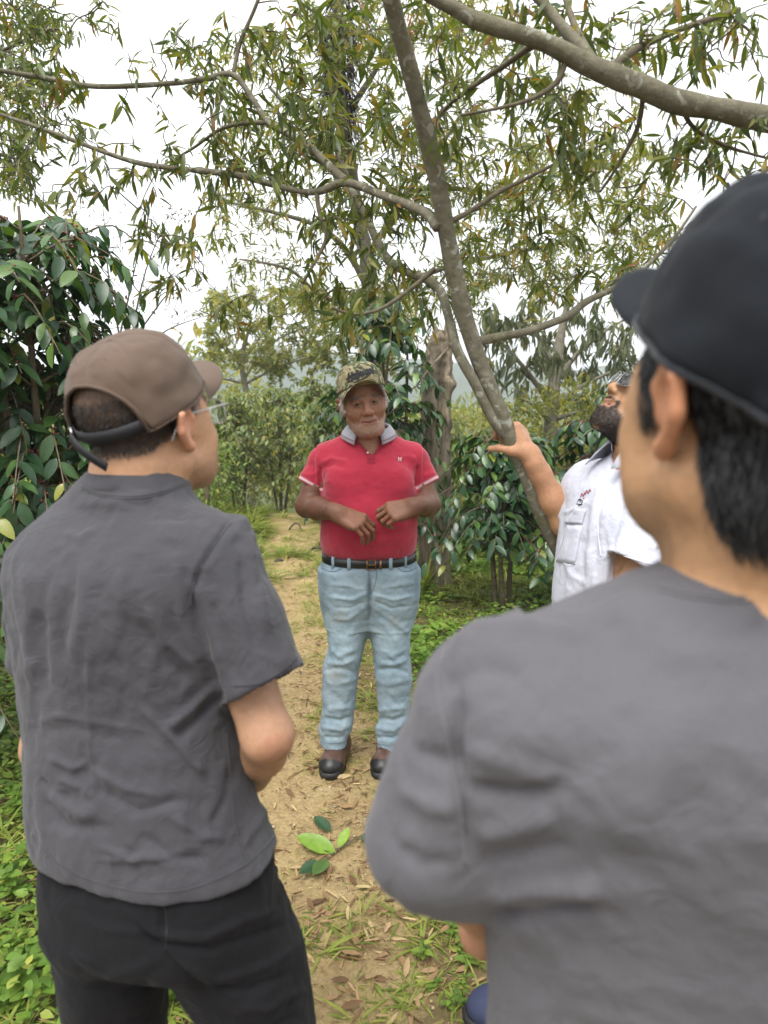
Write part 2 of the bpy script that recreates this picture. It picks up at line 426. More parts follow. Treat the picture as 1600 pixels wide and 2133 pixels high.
def leaf_mat(name, stops, rough=.4, trans=.3, spec=.5, vein=0, tcol=1.6, spot=.0):
    m, t, b, o = nt(name)
    a_ = nd(t, 'Attribute', attribute_name='rnd'); oi = nd(t, 'ObjectInfo')
    ad = nd(t, 'Math', operation='ADD'); t.links.new(a_.outputs['Fac'], ad.inputs[0]); t.links.new(oi.outputs['Random'], ad.inputs[1])
    fr = nd(t, 'Math', operation='FRACT'); t.links.new(ad.outputs[0], fr.inputs[0])
    c = ramp(t, fr.outputs[0], stops)
    c = mixc(t, 1, c, ramp(t, noise(t, 30, 4), [(.3, (.8,) * 3), (.7, (1.2,) * 3)]), 'MULTIPLY')
    if spot: c = mixc(t, ramp(t, noise(t, 55, 2), [(.66, (0,) * 3), (.72, (spot,) * 3)]), c, (.10, .065, .02))
    t.links.new(c, b.inputs['Base Color']); b.inputs['Roughness'].default_value = rough; b.inputs['Specular IOR Level'].default_value = spec
    bump(t, b, noise(t, 120, 3), .4, .001)
    tr = nd(t, 'BsdfTranslucent'); sc_ = mixc(t, 1, c, (tcol, tcol, tcol * .45), 'MULTIPLY'); t.links.new(sc_, tr.inputs[0])
    mx = nd(t, 'MixShader'); mx.inputs[0].default_value = trans; t.links.new(b.outputs[0], mx.inputs[1]); t.links.new(tr.outputs[0], mx.inputs[2]); t.links.new(mx.outputs[0], o.inputs[0])
    return m
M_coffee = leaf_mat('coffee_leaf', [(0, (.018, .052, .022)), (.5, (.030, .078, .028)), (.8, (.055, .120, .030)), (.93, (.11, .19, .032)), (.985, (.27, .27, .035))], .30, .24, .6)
M_coffee2 = leaf_mat('coffee_leaf_sunny', [(0, (.070, .115, .030)), (.4, (.12, .175, .042)), (.8, (.20, .245, .060)), (.95, (.31, .31, .075)), (.99, (.38, .30, .08))], .42, .36, .5)  # lit copy of the coffee leaf, sunlit brightness put into its colour
M_tree = leaf_mat('lance_leaf', [(0, (.050, .078, .021)), (.45, (.090, .122, .028)), (.75, (.145, .165, .035)), (.9, (.21, .20, .042)), (.97, (.25, .17, .028)), (.995, (.20, .09, .03))], .45, .34, .45, spot=.7)
M_tree2 = leaf_mat('pale_lance_leaf', [(0, (.095, .125, .030)), (.45, (.16, .185, .040)), (.75, (.25, .24, .05)), (.92, (.25, .21, .035)), (.985, (.33, .19, .03))], .5, .38, .4)
M_far = leaf_mat('far_foliage', [(0, (.12, .145, .045)), (.5, (.19, .21, .065)), (.85, (.28, .27, .08)), (.97, (.37, .31, .09))], .6, .42, .3)
M_grey = leaf_mat('grey_green_leaf', [(0, (.060, .078, .045)), (.5, (.090, .108, .058)), (.9, (.14, .15, .08)), (.98, (.20, .19, .07))], .55, .32, .35)
M_weed = leaf_mat('weed_leaf', [(0, (.085, .160, .024)), (.5, (.14, .235, .036)), (.85, (.22, .31, .050)), (.97, (.32, .34, .07))], .5, .35, .35)
M_grass = leaf_mat('grass_blade', [(0, (.12, .17, .028)), (.5, (.21, .275, .046)), (.85, (.29, .32, .065)), (.97, (.33, .28, .11))], .55, .35, .3)
M_litter = leaf_mat('dry_leaf', [(0, (.10, .055, .028)), (.35, (.20, .115, .055)), (.65, (.30, .19, .095)), (.88, (.40, .28, .15)), (.97, (.46, .36, .18))], .7, .12, .3)
M_bark = simple('lichen_bark', (.2, .18, .12), .9, .3, 30)
def bark(name, a, b_, c3, lichen=.5, sc=26):
    m, t, b, o = nt(name); c = ramp(t, noise(t, sc, 6, .7), [(.3, a), (.55, b_), (.8, c3)])
    l = ramp(t, noise(t, 34, 3, .5, dist=.6), [(.60, (0,) * 3), (.66, (lichen,) * 3)]); c = mixc(t, l, c, (.36, .37, .31))
    l2 = ramp(t, noise(t, 11, 5, .7), [(.52, (0,) * 3), (.74, (.55,) * 3)]); c = mixc(t, l2, c, (.10, .10, .035))
    t.links.new(c, b.inputs['Base Color']); b.inputs['Roughness'].default_value = .93; b.inputs['Specular IOR Level'].default_value = .15
    bump(t, b, noise(t, 70, 6, .7), .9, .006); bump(t, b, noise(t, 16, 3), .5, .01); return m
M_bark1 = bark('mottled_grey_bark', (.105, .094, .066), (.175, .160, .115), (.25, .235, .18), .65)
M_twig = simple('twig_bark', (.105, .088, .055), .9, .35, 40, 200, .001)
M_bark2 = bark('pale_far_bark', (.15, .135, .105), (.23, .21, .165), (.32, .30, .24), .3, 18)
M_darkbark = simple('dark_shaggy_bark', (.045, .036, .026), .95, .4, 25, 60, .02)

def foliage(root, name, T, mat, pos, d, up, size, K=0, leafname='leaf', g=None):
    """K largest leaves in view become parts of their own, the others one joined part"""
    n = len(pos); g = g or np.random.default_rng(int(abs(pos[0, 0]) * 1e4) % 9999); rnd = g.random(n)
    B = basis(d, up); uv = proj(pos); dist = np.linalg.norm(pos - A(CAM), axis=1)
    dep = (pos - A(CAM)) @ A(FW)
    inv = (dep > .3) & (uv[:, 0] > -20) & (uv[:, 0] < 1620) & (uv[:, 1] > -20) & (uv[:, 1] < 2150)
    score = np.where(inv, size / dist, -1); order = np.argsort(-score); pick = order[:K]; pick = pick[score[pick] > 0]
    base = np.array(BASE[root.name])
    if len(pick):
        me = mesh(leafname, *T); setval(me, np.zeros(len(T[0]))); me.materials.append(mat)
        for i in pick:
            o_ = bpy.data.objects.new(leafname, me); M4 = np.eye(4); M4[:3, :3] = B[i] * size[i]; M4[:3, 3] = pos[i] - base
            o_.parent = root; o_.matrix_local = Matrix(M4.tolist()); COL.objects.link(o_)
    rest = np.setdiff1d(np.arange(n), pick)
    if len(rest):
        V, F = inst(T, pos[rest], B[rest], size[rest]); o_ = part(name, V, F, mat, root); setval(o_.data, np.repeat(rnd[rest], len(T[0]))); tag(o_, kind='stuff')
def tubes(root, name, lst, mat, kind=None, seg=5):
    o_ = part(name, *join([tube(p, r, seg if max(r if hasattr(r, '__len__') else [r]) > .004 else 4, True) for p, r in lst]), mat, root)
    if kind: tag(o_, kind=kind)
    return o_
def rough_tube(pts, rad, seg=14, n=5, amp=.12, s=1, fr=14):
    sp_ = spline([list(p) + [r] for p, r in zip(pts, rad)], n); q = [p[:3] for p in sp_]; r = [p[3] for p in sp_]
    V, F = tube(q, r, seg); V = A(V); c = np.repeat(A(q), seg, 0); rr = np.repeat(A(r), seg)
    V[:] = V + unit(V - c) * (rr * amp * fbm(V * fr, s, 3))[:, None]
    return V, F
def grow_twigs(nodes, targets, r_end=.0012, jit=.05, r_base=.004, seed=1, sag=.06):
    """each target is joined to the nearest node of the growing skeleton by a curved twig. nodes: list of points"""
    g = np.random.default_rng(seed); N = A(nodes); tw = []; ends = []
    d0 = np.array([np.min(np.linalg.norm(N - t_, axis=1)) for t_ in targets]); order = np.argsort(d0)
    buf = [N]
    for k in order:
        t_ = targets[k]; allN = np.concatenate(buf); dd = np.linalg.norm(allN - t_, axis=1); i = int(np.argmin(dd)); a = allN[i]; L = dd[i]
        m1 = a * .67 + t_ * .33 + g.normal(0, jit * L + .004, 3) + A((0, 0, sag * L)); m2 = a * .33 + t_ * .67 + g.normal(0, jit * L + .004, 3) + A((0, 0, sag * L))
        p = spline([a, m1, m2, t_], 3); rb = min(r_base, .0016 + .006 * L)
        tw.append((p, list(np.linspace(rb, r_end, len(p))))); buf.append(A(p[2:])); ends.append((t_, unit(t_ - m2)))
    return tw, ends
def leaf_clusters(ends, g, nper=(4, 8), L=(.06, .10), spread=.9, droop=.5, back=.09):
    pos, d, up, sz = [], [], [], []
    for e, dr in ends:
        n = g.integers(*nper)
        for _ in range(n):
            v = unit(dr * .6 + g.normal(0, spread, 3) * A((1, 1, .7)) + A((0, 0, -droop)))
            pos.append(e - dr * g.uniform(0, back) + g.normal(0, .004, 3)); d.append(v); up.append(unit(A((0, 0, 1)) + g.normal(0, .5, 3))); sz.append(g.uniform(*L))
    return A(pos), A(d), A(up), A(sz)
def sample(g, boxes):
    """boxes: (n, x0, y0, x1, y1, Y0, Y1) in photograph columns/rows and metres -> points"""
    out = []
    for n, x0, y0, x1, y1, Y0, Y1 in boxes:
        for _ in range(n): out.append(A(P(g.uniform(x0, x1), g.uniform(y0, y1), g.uniform(Y0, Y1))))
    return out
def px(lst): return [A(P(*p)) for p in lst]
def along(pts, n): return [A(p) for p in spline(pts, n)]
# ================================================================ TREES
g = np.random.default_rng(21)
# ---- the leaning double-stemmed tree held by the person in white
lt = thing('leaning_tree', 'leaning young tree with two mottled grey stems beside the person in white', 'tree', (.98, 2.16, 0))
main = [A((.98, 2.16, -.05)), A((.90, 2.14, .35)), A((.74, 2.10, .80))] + px([(1160, 1130, 2.05), (1098, 990, 2.02), (1050, 880, 2.0), (1000, 755, 1.98), (965, 650, 1.95), (937, 520, 1.91), (915, 400, 1.86), (885, 270, 1.80), (850, 130, 1.73), (815, 0, 1.66), (770, -170, 1.58)])
mr = [0.0368, 0.0320, 0.0296, 0.0272, 0.0248, 0.0232, 0.0232, 0.0232, 0.0224, 0.0216, 0.0208, 0.0192, 0.0176, 0.0160]
st2 = px([(1068, 925, 2.01), (1030, 880, 1.985), (990, 800, 1.97), (953, 731, 1.97), (938, 675, 1.99), (922, 616, 2.02), (900, 588, 2.06), (850, 568, 2.14), (812, 545, 2.2), (786, 505, 2.25), (765, 455, 2.3), (735, 400, 2.35), (700, 310, 2.42), (665, 240, 2.5)])
r2 = [0.0119, 0.0136, 0.0136, 0.0136, 0.0127, 0.0123, 0.0119, 0.0115, 0.0136, 0.0119, 0.0110, 0.0102, 0.0085, 0.0068]
bA = px([(912, 475, 1.88), (880, 440, 1.92), (800, 408, 1.98), (750, 388, 2.02), (712, 380, 2.04), (660, 400, 2.08), (600, 393, 2.12), (500, 366, 2.18), (400, 354, 2.22), (300, 342, 2.26), (220, 318, 2.28), (120, 280, 2.3), (20, 245, 2.3), (-120, 200, 2.3)]); rA = [0.0127, 0.0119, 0.0115, 0.0110, 0.0110, 0.0093, 0.0085, 0.0093, 0.0085, 0.0076, 0.0068, 0.0059, 0.0051, 0.0034]
bB = px([(718, 377, 2.04), (690, 350, 2.06), (640, 302, 2.1), (610, 283, 2.12), (560, 255, 2.15), (530, 212, 2.17), (486, 156, 2.18), (430, 164, 2.18), (350, 174, 2.16), (200, 180, 2.12), (90, 162, 2.1), (0, 147, 2.08), (-120, 130, 2.05)]); rB = [.014, .012, .011, .010, .0095, .009, .0085, .008, .0075, .007, .0065, .006, .005]
bC = px([(560, 255, 2.15), (500, 258, 2.2), (455, 272, 2.25), (400, 310, 2.3), (330, 350, 2.35)]); rC = [.007, .006, .005, .004, .003]
bD = px([(995, 712, 1.98), (1050, 700, 2.02), (1100, 690, 2.06), (1180, 660, 2.12), (1222, 628, 2.16), (1280, 600, 2.2), (1340, 560, 2.26), (1400, 500, 2.32), (1450, 430, 2.4)]); rD = [.013, .012, .0115, .011, .010, .009, .008, .006, .004]
bE = px([(660, 400, 2.08), (665, 440, 2.07), (680, 490, 2.06), (665, 530, 2.05), (630, 590, 2.04)]); rE = [.007, .0065, .006, .005, .003]
bF = px([(905, 560, 1.95), (870, 590, 1.94), (800, 640, 1.92), (740, 655, 1.9), (690, 640, 1.88)]); rF = [.007, .006, .005, .004, .003]
bG = px([(920, 470, 1.9), (980, 440, 1.92), (1040, 400, 1.95), (1100, 370, 2.0), (1180, 330, 2.05), (1260, 300, 2.1)]); rG = [.008, .007, .006, .005, .004, .003]
bH = px([(486, 156, 2.18), (500, 90, 2.2), (530, 20, 2.2), (560, -60, 2.2)]); rH = [.006, .006, .005, .004]
part('trunk', *rough_tube(main, mr, 18, 6, .10, 2), M_bark1, lt)
part('trunk', *rough_tube(st2, r2, 14, 6, .10, 3), M_bark1, lt)
brs = [(bA, rA), (bB, rB), (bC, rC), (bD, rD), (bE, rE), (bF, rF), (bG, rG), (bH, rH)]
for i, (p_, r_) in enumerate(brs): part('branch', *rough_tube(p_, r_, 10, 6, .10, 5 + i), M_bark1 if r_[0] > .008 else M_twig, lt)
nodes = sum([along(p_, 6) for p_, _ in brs], []) + along(st2, 6)[30:] + along(main, 6)[50:]
tg = sample(g, [(26, 0, 120, 180, 330, 1.9, 2.5), (16, 180, 90, 420, 330, 2.0, 2.6), (22, 200, 300, 460, 470, 2.0, 2.5), (60, 380, 20, 640, 250, 2.0, 2.8), (80, 430, 230, 720, 420, 2.0, 2.7), (80, 600, 0, 830, 260, 1.9, 2.8), (80, 660, 260, 920, 470, 1.95, 2.8), (44, 600, 440, 900, 640, 1.95, 2.6),
                (18, 280, 440, 420, 620, 1.9, 2.3), (60, 950, 420, 1250, 640, 2.1, 2.9), (30, 1200, 400, 1420, 620, 2.2, 2.9), (50, 920, 150, 1250, 420, 1.9, 2.7), (22, 620, 600, 900, 720, 1.9, 2.4), (10, 380, 600, 640, 700, 2.1, 2.4), (12, 0, 330, 200, 440, 1.9, 2.4)])
tw, ends = grow_twigs(nodes, tg, seed=5); tubes(lt, 'twigs', tw, M_twig, 'stuff')
pos, d, up, sz = leaf_clusters(ends, g, (5, 11), (.036, .068), .85, .65); foliage(lt, 'foliage', T_lance, M_tree, pos, d, up, sz, 300)
# ---- limb of the tree that stands to the right, out of frame
ot = thing('overhanging_tree', 'thick lichen-spotted limb forking across the sky from a tree to the right', 'tree', (2.05, 2.0, 0))
lim = [A((2.05, 2.0, -.05)), A((2.0, 1.98, .9)), A((1.85, 1.92, 1.75))] + px([(1900, 330, 1.82), (1750, 272, 1.75), (1600, 248, 1.70), (1500, 228, 1.67), (1400, 208, 1.65), (1335, 180, 1.64), (1270, 155, 1.63), (1210, 128, 1.62), (1150, 95, 1.61), (1080, 70, 1.60), (1000, 45, 1.6), (950, 20, 1.6), (880, -20, 1.6), (760, -120, 1.6)])
lr = [0.0559, 0.0482, 0.0396, 0.0310, 0.0267, 0.0249, 0.0241, 0.0232, 0.0224, 0.0215, 0.0198, 0.0181, 0.0163, 0.0155, 0.0138, 0.0129, 0.0103]
fk = px([(1238, 140, 1.625), (1215, 105, 1.64), (1190, 78, 1.66), (1160, 42, 1.68), (1130, 5, 1.7), (1080, -50, 1.72)]); fr_ = [.014, .0135, .013, .012, .011, .010]
fk2 = px([(1240, 135, 1.63), (1215, 90, 1.7), (1200, 60, 1.75), (1185, 20, 1.8), (1170, -30, 1.85)])
part('trunk', *rough_tube(lim, lr, 18, 6, .10, 22), M_bark1, ot)
br2 = [(fk, fr_), (fk2, [.009, .0085, .008, .007, .006]), (px([(1120, 85, 1.61), (1060, 130, 1.7), (1000, 170, 1.8), (940, 215, 1.9), (900, 260, 2.0)]), [.008, .007, .006, .005, .004]), (px([(1180, 120, 1.62), (1160, 170, 1.62), (1110, 205, 1.62), (1040, 225, 1.62), (960, 240, 1.65)]), [.007, .006, .005, .004, .003]),
       (px([(1260, 150, 1.63), (1330, 100, 1.7), (1420, 60, 1.75), (1540, 20, 1.8)]), [.009, .008, .007, .006]), (px([(1420, 215, 1.66), (1440, 260, 1.7), (1500, 300, 1.75), (1600, 330, 1.8)]), [.006, .005, .004, .003]), (px([(1340, 185, 1.64), (1330, 260, 1.7), (1290, 340, 1.75), (1250, 400, 1.8)]), [.006, .005, .004, .003])]
for i, (p_, r_) in enumerate(br2): part('branch', *rough_tube(p_, r_, 10, 6, .10, 30 + i), M_bark1 if r_[0] > .01 else M_twig, ot)
nodes = sum([along(p_, 6) for p_, _ in br2], []) + along(lim, 6)[20:]
tg = sample(g, [(46, 1250, 0, 1600, 180, 1.6, 2.3), (46, 1150, 200, 1600, 400, 1.7, 2.3), (40, 900, 0, 1250, 130, 1.7, 2.4), (40, 880, 150, 1200, 330, 1.7, 2.2), (16, 1380, 250, 1600, 420, 1.6, 2.0), (16, 1600, 0, 1800, 400, 1.5, 2.0)])
tw, ends = grow_twigs(nodes, tg, seed=6); tubes(ot, 'twigs', tw, M_twig, 'stuff')
pos, d, up, sz = leaf_clusters(ends, g, (5, 10), (.036, .066), .85, .65); foliage(ot, 'foliage', T_lance, M_tree, pos, d, up, sz, 300)
# ---- dead, weathered trunk behind the person in red
ds = thing('dead_tree_trunk', 'dead weathered tree trunk with a dark hollow, broken off at the top', 'tree trunk', (P(905, 1215, 6.0).x, 6.0, H1(P(905, 1215, 6.0).x, 6.0)))
sp_ = spline([list(P(x, y, 6.0)) + [r] for x, y, r in ((902, 1245, .15), (904, 1190, .135), (906, 1100, .128), (905, 1000, .125), (907, 900, .126), (909, 830, .128), (912, 780, .122), (915, 740, .112), (918, 712, .095), (925, 690, .06))], 8)
q = [p[:3] for p in sp_]; r_ = [p[3] for p in sp_]; V, F = tube(q, r_, 40); V = A(V); c_ = np.repeat(A(q), 40, 0); dirv = unit(V - c_); th = np.arctan2(dirv[:, 1], dirv[:, 0])
rid = fbm(np.stack([np.cos(th) * 5, np.sin(th) * 5, V[:, 2] * 1.6], 1), 4, 4); V += dirv * (.022 * rid + .012 * fbm(V * 26, 9, 3))[:, None]
uvp = proj(V); hol = np.exp(-(((uvp - A((918, 835))) / A((9, 55))) ** 2).sum(1)) * (dirv[:, 1] < 0); V -= dirv * (hol * .085)[:, None]
for bx_, by_, s_, a_ in ((935, 800, 14, .05), (884, 770, 16, .035), (925, 985, 14, .04), (890, 1080, 20, .02), (880, 905, 25, .02)):
    V += dirv * (a_ * np.exp(-(((uvp - A((bx_, by_))) / s_) ** 2).sum(1)) * (dirv[:, 1] < .4))[:, None]
M_dead, t, b, o = nt('weathered_wood')
c1 = ramp(t, noise(t, 5, 6, .7, scaled(t, (5, 5, .55))), [(.25, (.060, .045, .032)), (.45, (.16, .125, .085)), (.6, (.29, .235, .16)), (.8, (.40, .34, .25))])
c1 = mixc(t, ramp(t, noise(t, 3, 3), [(.5, (0,) * 3), (.7, (.6,) * 3)]), c1, (.15, .14, .11)); t.links.new(c1, b.inputs['Base Color']); b.inputs['Roughness'].default_value = .95; bump(t, b, noise(t, 12, 6, .7, scaled(t, (5, 5, .6))), 1, .02)
part('trunk', V, F, M_dead, ds)
for k, (x0, y0, x1, y1) in enumerate(((928, 700, 938, 650), (912, 706, 905, 672))):
    part('splinter', *rough_tube(px([(x0, y0 + 20, 6.0), ((x0 + x1) / 2, (y0 + y1) / 2, 5.98), (x1, y1, 5.97)]), [.035, .022, .005], 8, 4, .3, 50 + k), M_dead, ds)
part('broken_branch', *rough_tube(px([(935, 722, 5.95), (915, 745, 5.85), (893, 770, 5.8), (870, 800, 5.75)]), [.012, .01, .009, .007], 6, 4, .15, 60), M_dead, ds)
# ---- pale tree behind
bt = thing('tree', 'tall pale-barked tree with shaggy dark growths, behind the person in red', 'tree', (P(768, 1000, 7.6).x, 7.6, H1(P(768, 1000, 7.6).x, 7.6)))
tk = [A((P(768, 1000, 7.6).x, 7.6, -.1))] + px([(769, 900, 7.6), (768, 740, 7.6), (768, 620, 7.6), (760, 520, 7.5), (738, 400, 7.4), (716, 250, 7.2), (706, 100, 7.0), (700, -60, 6.8)])
part('trunk', *rough_tube(tk, [.10, .09, .08, .075, .07, .065, .06, .05, .04], 12, 6, .15, 70), M_bark2, bt)
bb = [(px([(766, 600, 7.5), (720, 520, 7.3), (660, 470, 7.1), (560, 440, 6.8), (470, 420, 6.6)]), [.035, .03, .024, .018, .01]), (px([(762, 540, 7.5), (800, 480, 7.4), (850, 400, 7.2), (900, 330, 7.0), (960, 240, 6.8)]), [.04, .034, .03, .024, .016]), (px([(740, 410, 7.4), (690, 330, 7.2), (640, 270, 7.0), (560, 180, 6.8)]), [.03, .026, .02, .014]),
      (px([(768, 650, 7.6), (830, 600, 7.4), (920, 560, 7.2), (1050, 530, 7.0), (1200, 500, 6.8)]), [.03, .027, .024, .02, .012]), (px([(850, 400, 7.2), (930, 390, 7.1), (1030, 400, 7.0), (1120, 380, 6.8)]), [.02, .018, .015, .01]), (px([(766, 690, 7.6), (720, 640, 7.3), (660, 610, 7.0), (600, 560, 6.6), (500, 540, 6.4)]), [.022, .02, .018, .014, .008]), (px([(716, 250, 7.2), (780, 150, 7.0), (830, 60, 6.8)]), [.03, .024, .016])]
for i, (p_, r_) in enumerate(bb): part('branch', *rough_tube(p_, r_, 8, 5, .12, 80 + i), M_bark2, bt)
for i, (x, y, s_) in enumerate(((700, 150, 1.2), (712, 60, 1.1), (705, 190, .9), (722, 240, .8))):
    n_ = 260; ph = g.uniform(0, 6.28, n_); c0 = A(P(x, y, 7.0)); pos = c0 + np.stack([np.cos(ph) * .07, np.sin(ph) * .07, g.uniform(-.22, .25, n_)], 1) * s_
    dd = unit(np.stack([np.cos(ph), np.sin(ph), g.uniform(-1.6, .2, n_)], 1)); V, F = inst(T_blade, pos, basis(dd, np.tile(A((0, 0, 1)), (n_, 1))), g.uniform(.10, .25, n_) * s_); o_ = part('shaggy_growth', V, F, M_darkbark, bt); tag(o_, kind='stuff')
nodes = sum([along(p_, 5) for p_, _ in bb], []) + along(tk, 5)[15:]
tg = sample(g, [(210, 450, 60, 1000, 420, 6.0, 8.4), (120, 420, 400, 900, 640, 6.0, 8.0), (380, 900, 300, 1420, 640, 5.6, 8.0), (130, 600, -40, 1050, 120, 6.0, 8.0), (60, 640, 600, 1000, 720, 6.4, 7.8), (60, 1000, 60, 1350, 300, 6.0, 8.0)])
tw, ends = grow_twigs(nodes, tg, .003, .05, .012, 8); tubes(bt, 'twigs', tw, M_bark2, 'stuff', 4)
pos, d, up, sz = leaf_clusters(ends, g, (12, 22), (.065, .115), 1.0, .5, .4); foliage(bt, 'foliage', T_lance, M_tree2, pos, d, up, sz, 80)
# ---- air plants on its branches
M_brom = leaf_mat('bromeliad', [(0, (.10, .13, .035)), (.5, (.19, .20, .06)), (.8, (.30, .24, .08)), (.95, (.38, .14, .08))], .5, .3, .3)
for i, (x, y, Y, s_) in enumerate(((905, 350, 6.9, .38), (1062, 400, 6.85, .42), (945, 170, 6.8, .34), (1275, 470, 6.7, .26), (840, 75, 6.8, .3), (690, 330, 7.1, .25))):
    c0 = A(P(x, y + 18, Y)); br_ = thing('bromeliad', 'spiky rosette of an air plant growing on a branch of the pale-barked tree', 'plant', c0, 'air plants on the pale tree'); n_ = 46; ph = g.uniform(0, 6.28, n_)
    dd = unit(np.stack([np.cos(ph) * .8, np.sin(ph) * .8, g.uniform(.35, 1.7, n_)], 1)); foliage(br_, 'rosette', T_strap, M_brom, np.tile(c0, (n_, 1)) + g.normal(0, .02, (n_, 3)), dd, np.tile(A((0, 0, 1)), (n_, 1)), g.uniform(.6, 1.0, n_) * s_, 14)
# ---- drooping grey-green tree to the right, feathery spreading tree to the left, corner tree
def back_tree(name, label, base, trunk, tr, limbs, boxes, nper, L, T, mat, spread, droop, back, K, seed, lr=.03, tmat=None):
    g = np.random.default_rng(seed); rt_ = thing(name, label, 'tree', base); tmat = tmat or M_bark2
    part('trunk', *rough_tube(trunk, tr, 10, 5, .12, seed), tmat, rt_)
    for i, p_ in enumerate(limbs): part('branch', *rough_tube(p_, list(np.linspace(lr, lr * .3, len(p_))), 7, 5, .12, seed + i), tmat, rt_)
    tw, ends = grow_twigs(sum([along(p_, 5) for p_ in limbs], []) + along(trunk, 5)[8:], sample(g, boxes), .004, .05, .014, seed); tubes(rt_, 'twigs', tw, tmat, 'stuff', 4)
    pos, d, up, sz = leaf_clusters(ends, g, nper, L, spread, droop, back); foliage(rt_, 'foliage', T, mat, pos, d, up, sz, K); return rt_
def gz(x, y): return H1(x, y)
bx0 = P(1150, 900, 10).x
back_tree('tree', 'grey-green tree with drooping leaves behind the coffee bushes to the right', (bx0, 10, gz(bx0, 10)), [A((bx0, 10, gz(bx0, 10) - .1)), A((bx0, 10, .6))] + px([(1148, 880, 10), (1152, 820, 10), (1160, 760, 10), (1170, 690, 10), (1190, 600, 10)]), [.12, .11, .10, .09, .08, .06, .03],
          [px([(1150, 860, 10), (1190, 820, 9.8), (1240, 790, 9.7), (1310, 760, 9.6)]), px([(1152, 850, 10), (1110, 790, 9.8), (1070, 740, 9.6), (1030, 700, 9.5)]), px([(1155, 800, 10), (1200, 740, 10), (1260, 690, 10.2), (1330, 650, 10.4)]), px([(1160, 770, 10), (1120, 700, 10), (1080, 650, 10.2)]), px([(1150, 880, 10), (1120, 850, 9.7), (1085, 830, 9.5)]), px([(1150, 875, 10), (1200, 860, 9.8), (1250, 850, 9.6)])],
          [(120, 1000, 620, 1340, 780, 9, 11), (50, 1040, 700, 1330, 850, 9, 11)], (6, 11), (.16, .26), T_lance, M_grey, .55, 1.3, .35, 60, 31, .045)
fx = P(520, 900, 17).x
back_tree('tree', 'feathery wide-spreading tree in the distance left of the person in red', (fx, 17, gz(fx, 17)), [A((fx, 17, gz(fx, 17) - .2)), A((fx, 17, 0.6))] + px([(518, 840, 17), (508, 790, 17), (505, 740, 17), (520, 680, 17)]), [.10, .09, .08, .07, .06, .03],
          [px([(510, 800, 17), (570, 770, 16.8), (640, 745, 16.6), (720, 735, 16.5), (800, 745, 16.4)]), px([(508, 790, 17), (560, 720, 17), (640, 680, 17), (740, 650, 17)]), px([(506, 770, 17), (470, 720, 17), (440, 680, 17)]), px([(506, 750, 17), (560, 680, 17), (600, 640, 17), (650, 610, 17)]), px([(510, 800, 17), (470, 790, 16.8), (430, 785, 16.6)]), px([(640, 745, 16.6), (680, 700, 16.6), (730, 690, 16.6)])],
          [(190, 430, 600, 860, 700, 15, 19), (130, 420, 690, 840, 770, 15, 18.5), (40, 560, 740, 850, 800, 15.5, 18)], (34, 52), (.09, .17), T_small, M_far, 1.1, .3, .8, 30, 32, .035, M_bark2)
cx = -3.4
back_tree('tree', 'dark small-leaved tree filling the top corner above the big coffee bush', (cx, 4.2, gz(cx, 4.2)), [A((cx, 4.2, gz(cx, 4.2) - .1)), A((cx, 4.2, 1.2)), A((cx + .1, 4.2, 2.4)), A((cx + .3, 4.2, 3.6)), A((cx + .5, 4.2, 4.8))], [.10, .09, .08, .06, .03],
          [px([(-330, 300, 4.2), (-150, 200, 4.1), (-20, 120, 4.0), (100, 60, 4.0)]), px([(-330, 350, 4.2), (-150, 330, 4.1), (-20, 320, 4.0), (60, 340, 3.9)]), px([(-280, 150, 4.2), (-100, 30, 4.1), (40, -60, 4.0)]), px([(-330, 420, 4.2), (-180, 430, 4.1), (-60, 420, 4.0)])],
          [(120, -60, -40, 120, 210, 3.6, 4.6), (90, -60, 180, 90, 420, 3.5, 4.4), (24, 60, 0, 260, 90, 3.6, 4.6), (14, 40, 200, 150, 330, 3.5, 4.2)], (7, 13), (.045, .085), T_lance, M_tree, .9, .7, .2, 80, 33, .02, M_twig)
# ---- bare-twigged shrub against the sky
g = np.random.default_rng(77); sx = P(230, 1000, 3.6).x
bs_ = thing('bare_shrub', 'thin leafless shrub of fine grey twigs against the sky', 'shrub', (sx, 3.6, gz(sx, 3.6)))
stems = [[A((sx, 3.6, gz(sx, 3.6) - .05)), A((sx + .02 * k, 3.6, .8))] + px([(230 + 8 * k, 800, 3.6), (x1 * .5 + 120, y1 * .5 + 370, 3.6), (x1, y1, 3.6)]) for k, (x1, y1) in enumerate(((130, 400), (300, 480), (400, 560), (420, 660), (215, 430), (350, 450)))]
for i, p_ in enumerate(stems): part('stem', *rough_tube(p_, [.010, .009, .006, .004, .0015], 6, 5, .08, 100 + i), M_twig, bs_)
tw, ends = grow_twigs(sum([along(p_, 6)[14:] for p_ in stems], []), sample(g, [(150, 120, 420, 430, 690, 3.3, 3.9)]), .0008, .07, .002, 9, .0); tubes(bs_, 'twigs', tw, M_twig, 'stuff', 4)
pos, d, up, sz = leaf_clusters(ends, g, (1, 4), (.015, .035), .9, .5, .2); foliage(bs_, 'withered_leaves', T_small, M_litter, pos, d, up, sz)

